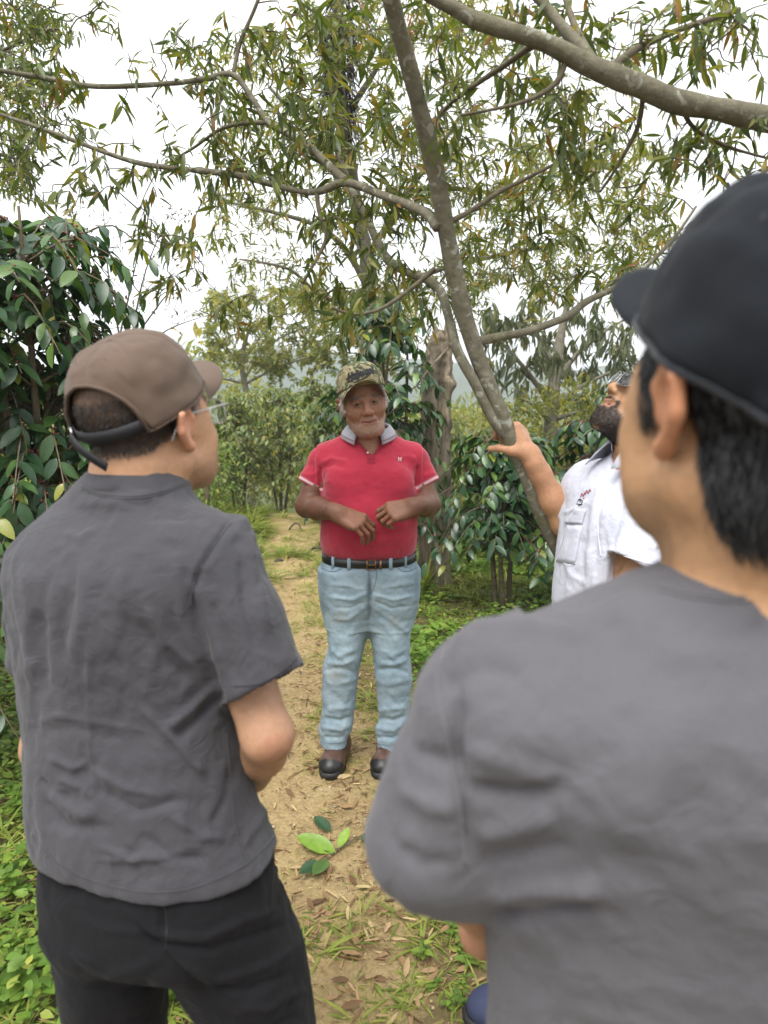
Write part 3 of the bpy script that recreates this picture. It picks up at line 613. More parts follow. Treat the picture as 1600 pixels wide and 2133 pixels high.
# ================================================================ COFFEE BUSHES
M_berry = simple('coffee_cherry', (.16, .020, .016), .3, .6, 8, spec=.6); M_stem = bark('coffee_stem', (.09, .07, .045), (.15, .12, .08), (.22, .185, .13), .35, 30)
def coffee(x, y, h, rad, label, seed, K, mat, nlat=34, L=(.09, .135), group=None, stems=3, per=(5, 8), berries=0, lean=(0, 0), zmin=.25):
    g = np.random.default_rng(seed); z0 = gz(x, y); rt_ = thing('coffee_bush', label, 'bush', (x, y, z0), group); lat = []; pos, d, up, sz = [], [], [], []; bp = []
    for s in range(stems):
        a = 6.28 * s / stems + g.uniform(0, 1); top = A((x + lean[0] + math.cos(a) * rad * .25, y + lean[1] + math.sin(a) * rad * .25, z0 + h * g.uniform(.86, 1.0)))
        b0 = A((x + math.cos(a) * .05, y + math.sin(a) * .05, z0 - .05)); md = (b0 + top) / 2 + g.normal(0, .04, 3); st_ = along([b0, md, top], 8); part('stem', *rough_tube([b0, md, top], [.022, .016, .006], 8, 6, .15, seed + s), M_stem, rt_)
        for k in range(nlat):
            f = g.uniform(zmin, 1.0) ** .9; p0 = st_[min(len(st_) - 1, int(f * (len(st_) - 1)))]; az = g.uniform(0, 6.28); ln = rad * (1.05 - .62 * max(0, f - .35) / .65) * g.uniform(.6, 1.1)
            o_ = A((math.cos(az), math.sin(az), 0)); p1 = p0 + o_ * ln * .5 + A((0, 0, ln * .22)); p2 = p0 + o_ * ln + A((0, 0, -ln * g.uniform(.0, .35)))
            c_ = along([p0, p1, p2], 4); lat.append((c_, list(np.linspace(.006, .002, len(c_)))))
            n_ = g.integers(*per)
            for j in range(n_):
                u = .22 + .78 * (j + .5) / n_; q = c_[min(len(c_) - 2, int(u * (len(c_) - 1)))]; tdir = unit(c_[min(len(c_) - 1, int(u * (len(c_) - 1)) + 1)] - q)
                for s2 in (-1, 1):
                    sd = unit(np.cross(tdir, A((0, 0, 1)))) * s2
                    pos.append(q + g.normal(0, .006, 3)); d.append(unit(sd * g.uniform(.5, 1.1) + tdir * .55 + A((0, 0, g.uniform(-1.1, .15))))); up.append(unit(A((0, 0, 1)) + o_ * .35 + g.normal(0, .28, 3))); sz.append(g.uniform(*L))
                if berries and g.random() < berries:
                    for _ in range(g.integers(2, 6)): bp.append(q + g.normal(0, .010, 3))
    tubes(rt_, 'twigs', lat, M_stem, 'stuff', 4); foliage(rt_, 'foliage', T_coffee, mat, A(pos), A(d), A(up), A(sz), K)
    if bp:
        ic = A([(0, 0, 1), (.9, 0, 0), (0, .9, 0), (-.9, 0, 0), (0, -.9, 0), (0, 0, -1)]); fc = np.array([(0, 1, 2), (0, 2, 3), (0, 3, 4), (0, 4, 1), (5, 2, 1), (5, 3, 2), (5, 4, 3), (5, 1, 4)]); n_ = len(bp)
        V, F = inst((ic, fc), A(bp), np.tile(np.eye(3), (n_, 1, 1)), g.uniform(.005, .008, n_)); tag(part('cherries', V, F, M_berry, rt_), kind='stuff')
    return rt_
coffee(-1.52, 3.0, 2.50, .80, 'tall dark glossy coffee bush behind the person in the brown cap', 201, 300, M_coffee, 52, (.07, .115), None, 5, (5, 8), .35, (.08, 0), .3)
coffee(-2.05, 2.65, 2.6, .75, 'dark coffee bush with drooping leaves at the edge of the view', 202, 220, M_coffee, 44, (.07, .115), None, 4, (5, 8), .2, (0, 0), .3)
coffee(-2.55, 3.9, 2.5, .75, 'tall coffee bush standing behind two darker coffee bushes', 203, 60, M_coffee, 30)
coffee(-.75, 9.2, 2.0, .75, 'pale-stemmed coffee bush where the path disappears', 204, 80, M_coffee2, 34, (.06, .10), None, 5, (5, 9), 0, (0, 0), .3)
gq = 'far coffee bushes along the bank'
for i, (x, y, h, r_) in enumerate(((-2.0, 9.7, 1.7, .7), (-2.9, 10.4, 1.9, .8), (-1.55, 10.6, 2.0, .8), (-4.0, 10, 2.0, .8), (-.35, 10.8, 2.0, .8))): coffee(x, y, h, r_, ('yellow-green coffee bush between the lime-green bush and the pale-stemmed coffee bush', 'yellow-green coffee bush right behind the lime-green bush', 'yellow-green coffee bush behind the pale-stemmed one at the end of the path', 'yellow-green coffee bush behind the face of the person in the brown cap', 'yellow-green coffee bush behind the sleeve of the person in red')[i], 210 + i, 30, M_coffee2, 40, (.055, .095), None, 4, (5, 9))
coffee(.10, 5.6, 2.55, .55, 'tall slender coffee bush beside the dead trunk, behind the cap of the person in red', 220, 160, M_coffee, 34, (.09, .13), None, 3, (4, 7), .15)
coffee(-.32, 7.2, 1.9, .5, 'small coffee bush left of the collar of the person in red', 226, 40, M_coffee, 20, (.10, .14), None, 2, (4, 6))
coffee(.92, 5.3, 1.45, .62, 'dense coffee bush right of the dead trunk', 221, 220, M_coffee, 44, (.085, .125), None, 3, (5, 8), .25, (0, 0), .38)
coffee(1.62, 5.0, 1.65, .68, 'coffee bush with clusters of cherries behind the raised forearm', 222, 220, M_coffee, 44, (.085, .125), None, 3, (5, 8), .8, (0, 0), .3)
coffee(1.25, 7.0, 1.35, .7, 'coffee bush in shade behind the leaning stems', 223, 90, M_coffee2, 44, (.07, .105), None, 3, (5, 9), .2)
coffee(2.35, 6.2, 1.9, .75, 'coffee bush far behind the person in white', 224, 90, M_coffee, 34, (.09, .13), None, 3, (5, 8), .4)
coffee(2.75, 4.2, 1.75, .7, 'coffee bush behind the head of the person in the black cap', 225, 60, M_coffee, 30)
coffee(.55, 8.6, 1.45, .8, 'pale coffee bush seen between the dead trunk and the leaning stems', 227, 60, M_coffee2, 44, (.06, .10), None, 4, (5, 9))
# bushes farther off
def bush(x, y, h, r, label, seed, mat, n, L, K=0, group=None, T=T_small):
    g = np.random.default_rng(seed); z0 = gz(x, y); rt_ = thing('bush', label, 'bush', (x, y, z0), group)
    v = unit(g.normal(0, 1, (n, 3))); rr = g.uniform(.45, 1.0, n) ** .5 * (1 + .25 * fbm(v * 2.2, seed, 2)); pos = A((x, y, z0 + h * .5)) + v * rr[:, None] * A((r, r, h * .5))
    part('stem', *rough_tube([A((x, y, z0 - .1)), A((x + .05, y, z0 + h * .4)), A((x, y, z0 + h * .8))], [.04, .03, .012], 7, 4, .15, seed), M_stem, rt_)
    tw, _ = grow_twigs([A((x, y, z0 + h * f)) for f in np.linspace(.15, .8, 9)], list(pos[g.choice(n, 50)]), .002, .08, .008, seed); tubes(rt_, 'twigs', tw, M_stem, 'stuff', 4)
    foliage(rt_, 'foliage', T, mat, pos, unit(v + g.normal(0, .7, (n, 3)) + A((0, 0, -.2))), unit(A((0, 0, 1)) + v * .5 + g.normal(0, .3, (n, 3))), g.uniform(*L, n), K)
bush(-2.25, 8.8, 1.1, .45, 'small bright lime-green bush behind the glasses of the person in the brown cap', 301, M_weed, 900, (.05, .09), 30)
for i, (x, y, h, r) in enumerate(((-4.8, 13, 2.2, 2.0), (-2.9, 14.5, 2.3, 1.8), (-1.0, 14, 2.2, 1.7), (1.4, 14, 2.3, 2.0), (3.8, 12, 2.4, 2.0), (-7.6, 13, 2.6, 2.4), (6.5, 12, 3.2, 2.4), (2.4, 9.5, 1.9, 1.2))):
    bush(x, y, h, r, 'olive and yellowish bush standing beyond the crest of the path', 310 + i, M_far, 6500, (.07, .14), 20, 'bushes beyond the crest')
for i in range(14):
    x = -22 + i * 3.6 + g.uniform(-1, 1); y = g.uniform(26, 42); bush(x, y, g.uniform(4.5, 6), g.uniform(2.5, 3.6), 'rounded tree top far down the slope beyond the bushes', 330 + i, M_far, 1100, (.4, .7), 6, 'trees down the slope')
# ================================================================ GROUND PLANTS AND LITTER
g = np.random.default_rng(99)
def spots(n, x0, x1, y0, y1, dens):
    x, y = g.uniform(x0, x1, n), g.uniform(y0, y1, n); k = g.random(n) < np.clip(dens(x, y, x - xc(y)), 0, 1); return x[k], y[k]
def nz(x, y, f, s): return fbm(np.stack([x * f, y * f, 0 * x], 1), s, 2)
def view(x, y): return (np.abs(x) < .62 * y + .35)
# grass
def gd(x, y, d):
    n = nz(x, y, 2.3, 41)
    left = sst(-d + .12 * n, .24, .46); right = sst(d + .2 * n, .18, .5) * .8
    tuft = (nz(x, y, 3.1, 43) > .52) * .5 * (np.abs(d) < .4); mid = (nz(x, y, 2.6, 44) > -.05) * .75 * ((d > .1) & (d < .7))
    near = 1 - .15 * (1 - sst(y, 2.2, 3.4)) * (d > .1)
    return np.maximum.reduce([left, right, tuft * 1.0, mid]) * view(x, y) * (1 - .25 * sst(y, 5, 9)) * near
x, y = spots(52000, -6, 6, 1.2, 10.5, lambda x, y, d: gd(x, y, d) * np.clip(1.3 - y * .05, .5, 1)); n0 = len(x); kk = g.integers(7, 13, n0); I = np.repeat(np.arange(n0), kk); n = len(I)
sc0 = (.026 + .045 * g.random(n0) ** 2.2) * (1 + .6 * (nz(x, y, 1.2, 45) > .2)) * (1 + 1.3 * sst(y, 3.0, 6.5) * (x - xc(y) < 0)) * (1 + .3 * sst(y, 3, 6)) * np.where(np.abs(x - xc(y)) < .4, .8, 1)
ph = g.uniform(0, 6.28, n); el = g.uniform(.1, 1.0, n0)[I] * g.uniform(.4, 1.5, n) + .5 * sst(y[I], 3.5, 6.5); tall = sc0[I] * g.uniform(.6, 1.3, n); rr_ = .022 * g.random(n) * (1 + sst(y[I], 3, 6))
dd = unit(np.stack([np.cos(ph), np.sin(ph), el], 1)); xx, yy = x[I] + np.cos(ph) * rr_, y[I] + np.sin(ph) * rr_; pos = np.stack([xx, yy, gh(xx, yy) + .001], 1)
V, F = inst(T_blade, pos, basis(dd, np.tile(A((0, 0, 1)), (n, 1))), tall * 1.1)
gr = part('grass', V, F, M_grass); setval(gr.data, np.repeat(g.random(n), len(T_blade[0]))); tag(gr, 'short green grass growing along both sides of the dirt path', 'grass', kind='stuff')
# low broad-leaved weeds
def wd(x, y, d):
    n = nz(x, y, 1.7, 51)
    return np.maximum(sst(-d + .25 * n, .42, .7) * (1.1 - .6 * sst(y, 5, 8)) * (nz(x, y, 2.1, 52) > -.45), sst(d + .3 * n, .55, .9) * (.8 + .4 * (y > 3)) * (nz(x, y, 2.0, 53) > -.4)) * view(x, y)
x, y = spots(26000, -4.5, 4.5, 1.15, 8, lambda x, y, d: wd(x, y, d) * (1.1 - .09 * y)); n0 = len(x)
hgt = .03 + .19 * g.random(n0) ** 2; k = g.integers(4, 8, n0); I = np.repeat(np.arange(n0), k); n = len(I)
f = g.random(n); ph = g.uniform(0, 6.28, n); pos = np.stack([x[I] + np.cos(ph) * .012, y[I] + np.sin(ph) * .012, gh(x, y)[I] + hgt[I] * (.25 + .75 * f)], 1)
dd = unit(np.stack([np.cos(ph), np.sin(ph), g.uniform(-.25, .55, n)], 1)); sz = (.018 + .045 * g.random(n0) ** 1.6)[I] * g.uniform(.7, 1.15, n) * (1.1 - .4 * f) * (1 + .5 * sst(y[I], 2.8, 4.5))
V, F = inst(T_weed, pos, basis(dd, unit(A((0, 0, 1)) + g.normal(0, .25, (n, 3)))), sz)
w_ = part('weeds', V, F, M_weed); setval(w_.data, np.repeat(g.random(n), len(T_weed[0]))); tag(w_, 'low bright green broad-leaved weeds carpeting the ground beside the path', 'weeds', kind='stuff')
# the weeds that show largest: plants of their own
def weed_plant(p, h, s, label, group, seed):
    g = np.random.default_rng(seed); rt_ = thing('weed_plant', label, 'plant', p, group); top = A(p) + A((g.normal(0, .02), g.normal(0, .02), h)); st_ = along([A(p), (A(p) + top) / 2 + g.normal(0, .008, 3), top], 4)
    part('stem', *tube(st_, list(np.linspace(.0025, .0012, len(st_))), 5), M_weed, rt_); pos, d, up, sz = [], [], [], []
    for i in range(g.integers(8, 14)):
        f = .25 + .75 * i / 12; ph = i * 2.4 + g.uniform(-.3, .3); pos.append(st_[min(len(st_) - 1, int(f * (len(st_) - 1)))]); d.append((math.cos(ph), math.sin(ph), g.uniform(-.1, .5))); up.append(unit(A((0, 0, 1)) + g.normal(0, .2, 3))); sz.append(s * g.uniform(.6, 1.1) * (1.15 - .5 * f))
    foliage(rt_, 'foliage', T_weed, M_weed, A(pos), unit(A(d)), A(up), A(sz), 20)
k = 0
for lab, grp, boxes in (('leafy light green weed at the feet of the person in the brown cap', 'weeds by the black trousers', [(13, 5, 1800, 150, 2110), (5, 345, 2000, 440, 2120)]), ('leafy weed on the verge beside the charcoal T-shirt', 'weeds on the verge', [(10, 0, 1280, 60, 1700)]),
                        ('round-leaved weed growing among litter right of the path', 'weeds right of the path', [(9, 850, 1960, 1000, 2120)]), ('lush broad-leaved weed beside the jeans of the person in red', 'weeds beside the jeans', [(14, 868, 1240, 960, 1420)])):
    for n_, x0, y0, x1, y1 in boxes:
        for _ in range(n_):
            q = ground_pt(g.uniform(x0, x1), g.uniform(y0, y1)); q = Vector((q.x, q.y, H1(q.x, q.y) - .003)); weed_plant(q, g.uniform(.06, .17) * (.6 if x0 == 850 else 1), g.uniform(.045, .075) * (.62 if x0 == 850 else 1), lab, grp, 400 + k); k += 1
# grass tuft by the dead trunk
q = ground_pt(882, 1240); tf = thing('grass_tuft', 'tuft of long pale grass blades at the foot of the dead trunk', 'grass', (q.x, q.y, H1(q.x, q.y))); n = 16; ph = g.uniform(0, 6.28, n)
foliage(tf, 'blades', leaf_template(.06, 6, .2, .35, 0, lambda s: (1 - s) ** .5), M_grass, np.tile(A(tf.location), (n, 1)), unit(np.stack([np.cos(ph) * .5, np.sin(ph) * .5, g.uniform(.5, 1.6, n)], 1)), np.tile(A((0, 0, 1)), (n, 1)), g.uniform(.25, .6, n), 16)
# litter: dry leaves and pods
def ld(x, y, d): return np.maximum(1.2 * np.exp(-((d - .30) / .34) ** 2) * (y < 4), .36 * (np.abs(d) < .5)) * view(x, y) * (.55 + .45 * (nz(x, y, 3, 61) > 0)) * (1 - .55 * sst(y, 3.2, 6)) + .10 * view(x, y) * (y < 5)
x, y = spots(34000, -2, 2, 1.2, 8, ld); n = len(x); ph = g.uniform(0, 6.28, n)
pos = np.stack([x, y, gh(x, y) + g.uniform(.003, .012, n)], 1); dd = unit(np.stack([np.cos(ph), np.sin(ph), g.normal(0, .12, n)], 1)); up = unit(A((0, 0, 1)) + g.normal(0, .35, (n, 3))); sz = .014 + .055 * g.random(n) ** 1.8
uv = proj(pos); score = sz / np.linalg.norm(pos - A(CAM), axis=1) * ((uv[:, 1] < 2130) & (uv[:, 0] > 0) & (uv[:, 0] < 1600)); od = np.argsort(-score); B = basis(dd, up)
T_pod = leaf_template(.16, 4, .8, -.1, .01, lambda s: math.sin(math.pi * s) ** .6); lm = []
for T in (T_litter, T_pod): me = mesh('dry_leaf', *T); setval(me, np.zeros(len(T[0]))); me.materials.append(M_litter); lm.append(me)
for i in od[:260]:
    o_ = bpy.data.objects.new('dry_leaf', lm[int(g.random() < .5)]); M4 = np.eye(4); M4[:3, :3] = B[i] * sz[i]; M4[:3, 3] = pos[i]; o_.matrix_world = Matrix(M4.tolist()); COL.objects.link(o_); tag(o_, 'curled dry brown leaf fallen on the dirt path', 'leaf', 'fallen dry leaves')
r_ = od[260:]; V, F = inst(T_pod, pos[r_], B[r_], sz[r_]); o_ = part('leaf_litter', V, F, M_litter); setval(o_.data, np.repeat(g.random(len(r_)), len(T_pod[0]))); tag(o_, 'scattered small dry leaves and twigs on the soil', 'leaf litter', kind='stuff')
# soil crumbs and pebbles
x, y = spots(26000, -1.6, 1.2, 1.2, 6.5, lambda x, y, d: (.5 * (np.abs(d) < .42) + .12) * view(x, y) * (1.2 - .13 * y)); n = len(x)
ic = A([(0, 0, .7), (.9, .1, 0), (-.1, 1, 0), (-1, 0, .1), (0, -.8, 0), (0, 0, -.6)]); fc = np.array([(0, 1, 2), (0, 2, 3), (0, 3, 4), (0, 4, 1), (5, 2, 1), (5, 3, 2), (5, 4, 3), (5, 1, 4)])
ph = g.uniform(0, 6.28, n); pos = np.stack([x, y, gh(x, y) + .002], 1); dd = np.stack([np.cos(ph), np.sin(ph), g.normal(0, .3, n)], 1)
V, F = inst((ic, fc), pos, basis(dd, np.tile(A((0, 0, 1)), (n, 1))), .002 + .007 * g.random(n) ** 3); M_crumb = leaf_mat('soil_crumb', [(0, (.15, .10, .05)), (.5, (.33, .24, .125)), (.9, (.45, .35, .2)), (.98, (.5, .46, .38))], .95, 0, .2)
o_ = part('soil_crumbs', V, F, M_crumb, smooth=False); setval(o_.data, np.repeat(g.random(n), 6)); tag(o_, 'loose crumbs of soil and small pebbles on the trodden path', 'soil', kind='stuff')
# fallen coffee sprig
q = ground_pt(672, 1800); sg = thing('coffee_sprig', 'fallen coffee sprig with one bright and several dark leaves on the path', 'sprig', (q.x, q.y, 0))
part('twig', *tube([A(ground_pt(*p)) + A((0, 0, .012)) for p in ((672, 1800), (705, 1775), (745, 1750), (790, 1735))], .0028, 6), M_stem, sg)
M_lime = leaf_mat('lime_leaf', [(0, (.17, .30, .035)), (1, (.22, .36, .045))], .4, .3); T_flat = leaf_template(.44, 6, .35, -.06, .012, lambda s: math.sin(math.pi * s ** .9) ** .75)
for (x0, y0), (x1, y1), mt in (((700, 1782), (616, 1768), M_lime), ((672, 1802), (622, 1838), M_coffee), ((682, 1798), (652, 1842), M_coffee), ((705, 1772), (728, 1748), M_lime), ((690, 1738), (655, 1715), M_coffee), ((752, 1748), (778, 1766), M_coffee)):
    a, b_ = A(ground_pt(x0, y0)), A(ground_pt(x1, y1)); a[2] += .012; b_[2] += .045 if mt is M_lime else .026; L = np.linalg.norm(b_ - a); V, F = inst(T_flat, a[None], basis((b_ - a)[None], A(((0, -.35, 1),))), A([L])); o_ = part('leaf', V, F, mt, sg); setval(o_.data, np.full(len(V), .3))
# dark stick, clod, exposed roots
q = ground_pt(960, 1900); sk = part('stick', *rough_tube([A(ground_pt(*p)) + A((0, 0, .012)) for p in ((912, 1860), (935, 1888), (962, 1905), (985, 1925))], [.006, .009, .009, .005], 8, 4, .15, 140), M_darkbark); tag(sk, 'dark curved stick lying among the weeds right of the path', 'stick')
for i, (x_, y_, s_, lab) in enumerate(((580, 1165, .035, 'dark clod of earth on the path'), (558, 1204, .025, 'pale stone at the edge of the path'), (556, 1118, .06, 'lumpy clod of soil at the left edge of the path near its crest'))):
    q = A(ground_pt(x_, y_)); q[2] = H1(q[0], q[1]); bm = bmesh.new(); bmesh.ops.create_icosphere(bm, subdivisions=3, radius=1); v_ = A([tuple(v.co) for v in bm.verts]); f_ = [tuple(v.index for v in f.verts) for f in bm.faces]; bm.free()
    v_ = v_ * (1 + .3 * fbm(v_ * 1.7, 150 + i, 3))[:, None] * A((1.4, 1, .6)) * s_; o_ = part('clod' if i != 1 else 'stone', v_ + q, f_, (M_darkbark, simple('pale_stone', (.38, .36, .31), .9, .2, 30, 80, .004), simple('soil_clod', (.24, .165, .085), .95, .3, 25, 80, .01))[i]); tag(o_, lab, 'clod' if i != 1 else 'stone')
for i, (pts, lab) in enumerate((([(602, 1098), (612, 1086), (622, 1090), (628, 1102)], 'thin root looping out of the path near its crest'), ([(640, 1148), (655, 1140), (668, 1142)], 'short dry stick lying right of the path'))):
    qs = []
    for j, p in enumerate(pts): q = A(ground_pt(p[0], max(p[1], 1100))); q[2] = H1(q[0], q[1]) + (.0 if j in (0, len(pts) - 1) else .07 if i == 0 else .015); qs.append(q)
    tag(part('root' if i == 0 else 'stick', *rough_tube(qs, [.012] * len(qs), 7, 5, .15, 160 + i), M_twig), lab, 'root' if i == 0 else 'stick')
# ================================================================ humid air over the valley
M_haze = bpy.data.materials.new('humid_air'); M_haze.use_nodes = True; t = M_haze.node_tree; t.nodes.clear()
pv = nd(t, 'VolumePrincipled', Density=.0016); pv.inputs['Color'].default_value = (.86, .91, .95, 1); ou = t.nodes.new('ShaderNodeOutputMaterial'); t.links.new(pv.outputs[0], ou.inputs['Volume'])
gmin = float(min(GZ.min(), HZ.min())) - 1.2; zt = float(HZ.max()) + 4
hz = [(x, y, z) for z in (gmin, zt) for y in (gy[0] - 5, gy[-1] + 5) for x in (gx[0] - 5, gx[-1] + 5)]
haze = part('haze', hz, [(0, 2, 3, 1), (4, 5, 7, 6), (0, 1, 5, 4), (2, 6, 7, 3), (0, 4, 6, 2), (1, 3, 7, 5)], M_haze, smooth=False); tag(haze, 'thin pale humid air filling the whole place', 'haze', kind='stuff')
# ================================================================ PEOPLE: shared anatomy
class Local:
    """sculpts into a field through a frame (columns right, forward, up) with a uniform scale"""
    def __init__(s, F, org, M3, sc=1.0): s.F = F; s.o = A(org); s.M = np.array(M3); s.s = sc
    def w(s, p): return s.o + s.M @ (A(p) * s.s)
    def cap(s, a, b, ra, rb, k=.01, sub=False): s.F.cap(s.w(a), s.w(b), ra * s.s, rb * s.s, k * s.s, sub)
    def ell(s, c, r, k=.01, sub=False, rot=None):
        M = s.M if rot is None else s.M @ np.array(Euler(rot).to_matrix())
        s.F.ell(s.w(c), A(r) * s.s, M, k * s.s, sub)
    def inv(s, V): return ((V - s.o) @ s.M) / s.s
def sculpt_head(L, chin=1.0, jaw=1.0, cheek=1.0, smile=0.0, open_=0.0, neck=True, nose=1.0, neckr=.056, neckto=(0, -.05, -.2), muz=0.0):
    L.ell((0, -.018, .043), (.077, .097, .084), 0)
    L.ell((0, .025, -.02), (.065, .068, .092), .03)
    for s in (-1, 1):
        L.cap((s * .047 * jaw, .002, -.062), (s * .018, .068, -.1 * chin), .023 * jaw, .018, .022)
        L.ell((s * .041, .058, -.032), (.025 * cheek, .022 * cheek, .024), .02)
        L.ell((s * .06, .03, .0), (.014, .03, .03), .02)
    L.ell((0, .076, -.102 * chin), (.022, .017, .016), .02)
    L.ell((0, .04, -.085), (.05, .05, .03), .02)
    L.cap((-.034, .078, .021), (0, .086, .015), .011, .011, .014); L.cap((.034, .078, .021), (0, .086, .015), .011, .011, .014)
    L.ell((0, .074 - muz, -.062), (.033, .024, .03), .016)
    if muz:
        for s in (-1, 1): L.ell((s * .036, .046, -.064), (.026, .026, .032), .03)
    for s in (-1, 1):
        L.ell((s * .032, .103, .0), (.019, .019, .013), .012, True)
        L.ell((s * .031, .076, .001), (.0155, .0125, .0125), .003)
        L.cap((s * .018, .087, .005), (s * .031, .0905, .0085), .0022, .003, .003); L.cap((s * .031, .0905, .0085), (s * .045, .081, .004), .003, .0022, .003)
        L.cap((s * .019, .087, -.006), (s * .031, .088, -.0085), .002, .0022, .003); L.cap((s * .031, .088, -.0085), (s * .044, .081, -.003), .0022, .002, .003)
    L.cap((0, .087, .012), (0, .106, -.028), .0075 * nose, .0105 * nose, .009)
    L.ell((0, .107, -.032), (.0115 * nose, .011, .0095), .007)
    for s in (-1, 1):
        L.ell((s * .0135 * nose, .096, -.036), (.0095 * nose, .012, .0085), .006)
        L.ell((s * .0065, .1015, -.0445), (.0038, .0055, .0035), .002, True)
        L.cap((s * .024, .096, -.036), (s * .038, .084, -.068), .0045, .004, .010, True)        # laugh line
    zc = .006 * smile
    mw = 1 + .2 * smile
    up = [(-.026 * mw, .081, -.064 + zc), (-.012, .0945, -.0605), (0, .0965, -.0625), (.012, .0945, -.0605), (.026 * mw, .081, -.064 + zc)]
    lo = [(-.023 * mw, .083, -.069 + zc), (-.011, .093, -.0735 - .008 * open_), (.011, .093, -.0735 - .008 * open_), (.023 * mw, .083, -.069 + zc)]
    up, lo = [[(q[0], q[1] - muz, q[2]) for q in w_] for w_ in (up, lo)]
    for i in range(4): L.cap(up[i], up[i + 1], .0042, .0042, .004)
    for i in range(3): L.cap(lo[i], lo[i + 1], .0052, .0052, .004)
    mid = [(-.027 * mw, .088, -.066 + zc), (-.008, .101, -.0672 - .004 * open_), (.008, .101, -.0672 - .004 * open_), (.027 * mw, .088, -.066 + zc)]
    for i in range(3): L.cap(mid[i], mid[i + 1], .0016 + .005 * open_, .0016 + .005 * open_, .003, True)
    for s in (-1, 1):                                                    # ears: helix, bowl, lobe
        e = [(s * .073, .004, -.018), (s * .081, .005, .006), (s * .088, -.012, .022), (s * .093, -.028, .014), (s * .089, -.028, -.01), (s * .081, -.012, -.033), (s * .076, -.001, -.038)]
        for i in range(6): L.cap(e[i], e[i + 1], .0052, .0052, .004)
        L.ell((s * .081, -.013, -.004), (.005, .017, .024), .008, False, (0, 0, s * .35))
        L.ell((s * .0775, -.005, -.036), (.0055, .008, .01), .006)
        L.ell((s * .091, -.008, -.002), (.007, .009, .014), .005, True)
        L.ell((s * .074, .004, -.012), (.004, .004, .008), .004)
    if neck:
        L.cap((0, -.022, -.05), neckto, neckr, neckr * 1.07, .03)
        for s in (-1, 1): L.cap((s * .055, -.02, -.055), (s * .022, neckto[1] + .05, neckto[2]), .016, .016, .03)
FING = [(.030, .090, (.043, .026, .021), .0088), (.010, .095, (.047, .030, .022), .0090), (-.011, .090, (.043, .028, .022), .0086), (-.030, .081, (.034, .021, .019), .0078)]
def sculpt_hand(F, wrist, fwd, back, side, curl, sc=1.0, spread=0.0, thumb=((.05, .045, -.012), (.062, .08, -.02), (.058, .107, -.026)), splay=None):
    """side +1 right hand, -1 left. curl: per finger three bend angles (deg). back: outward normal of the back of the hand.
       returns nail positions"""
    f = Vector(fwd).normalized(); b = Vector(back); b = (b - f * b.dot(f)).normalized(); x = f.cross(b) * -side
    M = np.array(Matrix((x, f, b)).transposed()); L = Local(F, wrist, M, sc); nails = []
    L.cap((0, -.02, 0), (0, .012, 0), .026, .026, .02)
    for i, (fx, fy, ln, r) in enumerate(FING):
        L.cap((fx * .55, .008, -.004), (fx, fy - .004, 0), .0165, .0118, .014)
        L.cap((fx * .5, .03, -.010), (fx * .9, fy - .022, -.012), .014, .011, .014)
        ang = 0; p = A((fx, fy, 0)); az = (spread * fx / .03 if splay is None else splay[i])
        L.ell(p, (.0105, .0105, .0105), .006)
        for j in range(3):
            ang += R(curl[i][j]); d = A((math.sin(az) * math.cos(ang), math.cos(az) * math.cos(ang), -math.sin(ang)))
            q = p + d * ln[j]; L.cap(p, q, r * (1 - .07 * j), r * (1 - .07 * (j + 1)), .004)
            p = q
        nrm = A((0, math.sin(ang), math.cos(ang))); nails.append((L.w(p - d * .002 + nrm * r * .72), L.M @ d, L.M @ nrm, r * sc))
    t0 = A((.018, .018, -.008)); t = [A(q) for q in thumb]
    L.cap(t0, t[0], .017, .0125, .016); L.cap(t[0], t[1], .0118, .0108, .005); L.cap(t[1], t[2], .0108, .0088, .004)
    L.cap((.012, .05, -.006), t[0] * .8 + t0 * .2, .011, .011, .02)
    return L, nails, t
def nail_mesh(nl):
    out = []
    for p, d, n, r in nl:
        d = A(d) / np.linalg.norm(d); n = A(n) - d * (A(n) @ d); n /= np.linalg.norm(n); x = np.cross(d, n)
        g = []
        for i in range(4):
            t = i / 3; w = r * .68 * (1 - .35 * t * t)
            g.append([A(p) + d * r * (t * 1.15 - .2) + x * w * s + n * r * (.26 - .30 * s * s - .18 * t * t) for s in (-1, -.5, 0, .5, 1)])
        out.append(sheet(g))
    return join(out)
def rot3(yaw=0, pitch=0, roll=0):
    """head frame: yaw to its own right as seen from behind (clockwise from above), pitch up, roll to its right"""
    return Matrix.Rotation(-yaw, 3, 'Z') @ Matrix.Rotation(pitch, 3, 'X') @ Matrix.Rotation(roll, 3, 'Y')

# ---- skin, hair, cloth
def skin_mat(name, sss=.07):
    m, t, b, o = nt(name)
    at_ = nd(t, 'Attribute', attribute_name='Col')
    n1 = ramp(t, noise(t, 90, 5), [(.25, (.86, .84, .84)), (.75, (1.1, 1.08, 1.06))])
    n2 = ramp(t, noise(t, 14, 2), [(.3, (.93, .9, .9)), (.7, (1.05, 1.05, 1.05))])
    c = mixc(t, 1, mixc(t, 1, at_.outputs['Color'], n1, 'MULTIPLY'), n2, 'MULTIPLY')
    t.links.new(c, b.inputs['Base Color'])
    b.inputs['Roughness'].default_value = .52; b.inputs['Subsurface Weight'].default_value = sss
    b.inputs['Subsurface Radius'].default_value = (.012, .005, .003); b.inputs['Subsurface Scale'].default_value = .6
    b.inputs['Specular IOR Level'].default_value = .4
    bump(t, b, noise(t, 420, 3), .35, .0012); bump(t, b, noise(t, 120, 3), .25, .002)
    return m
SKIN = skin_mat('skin')
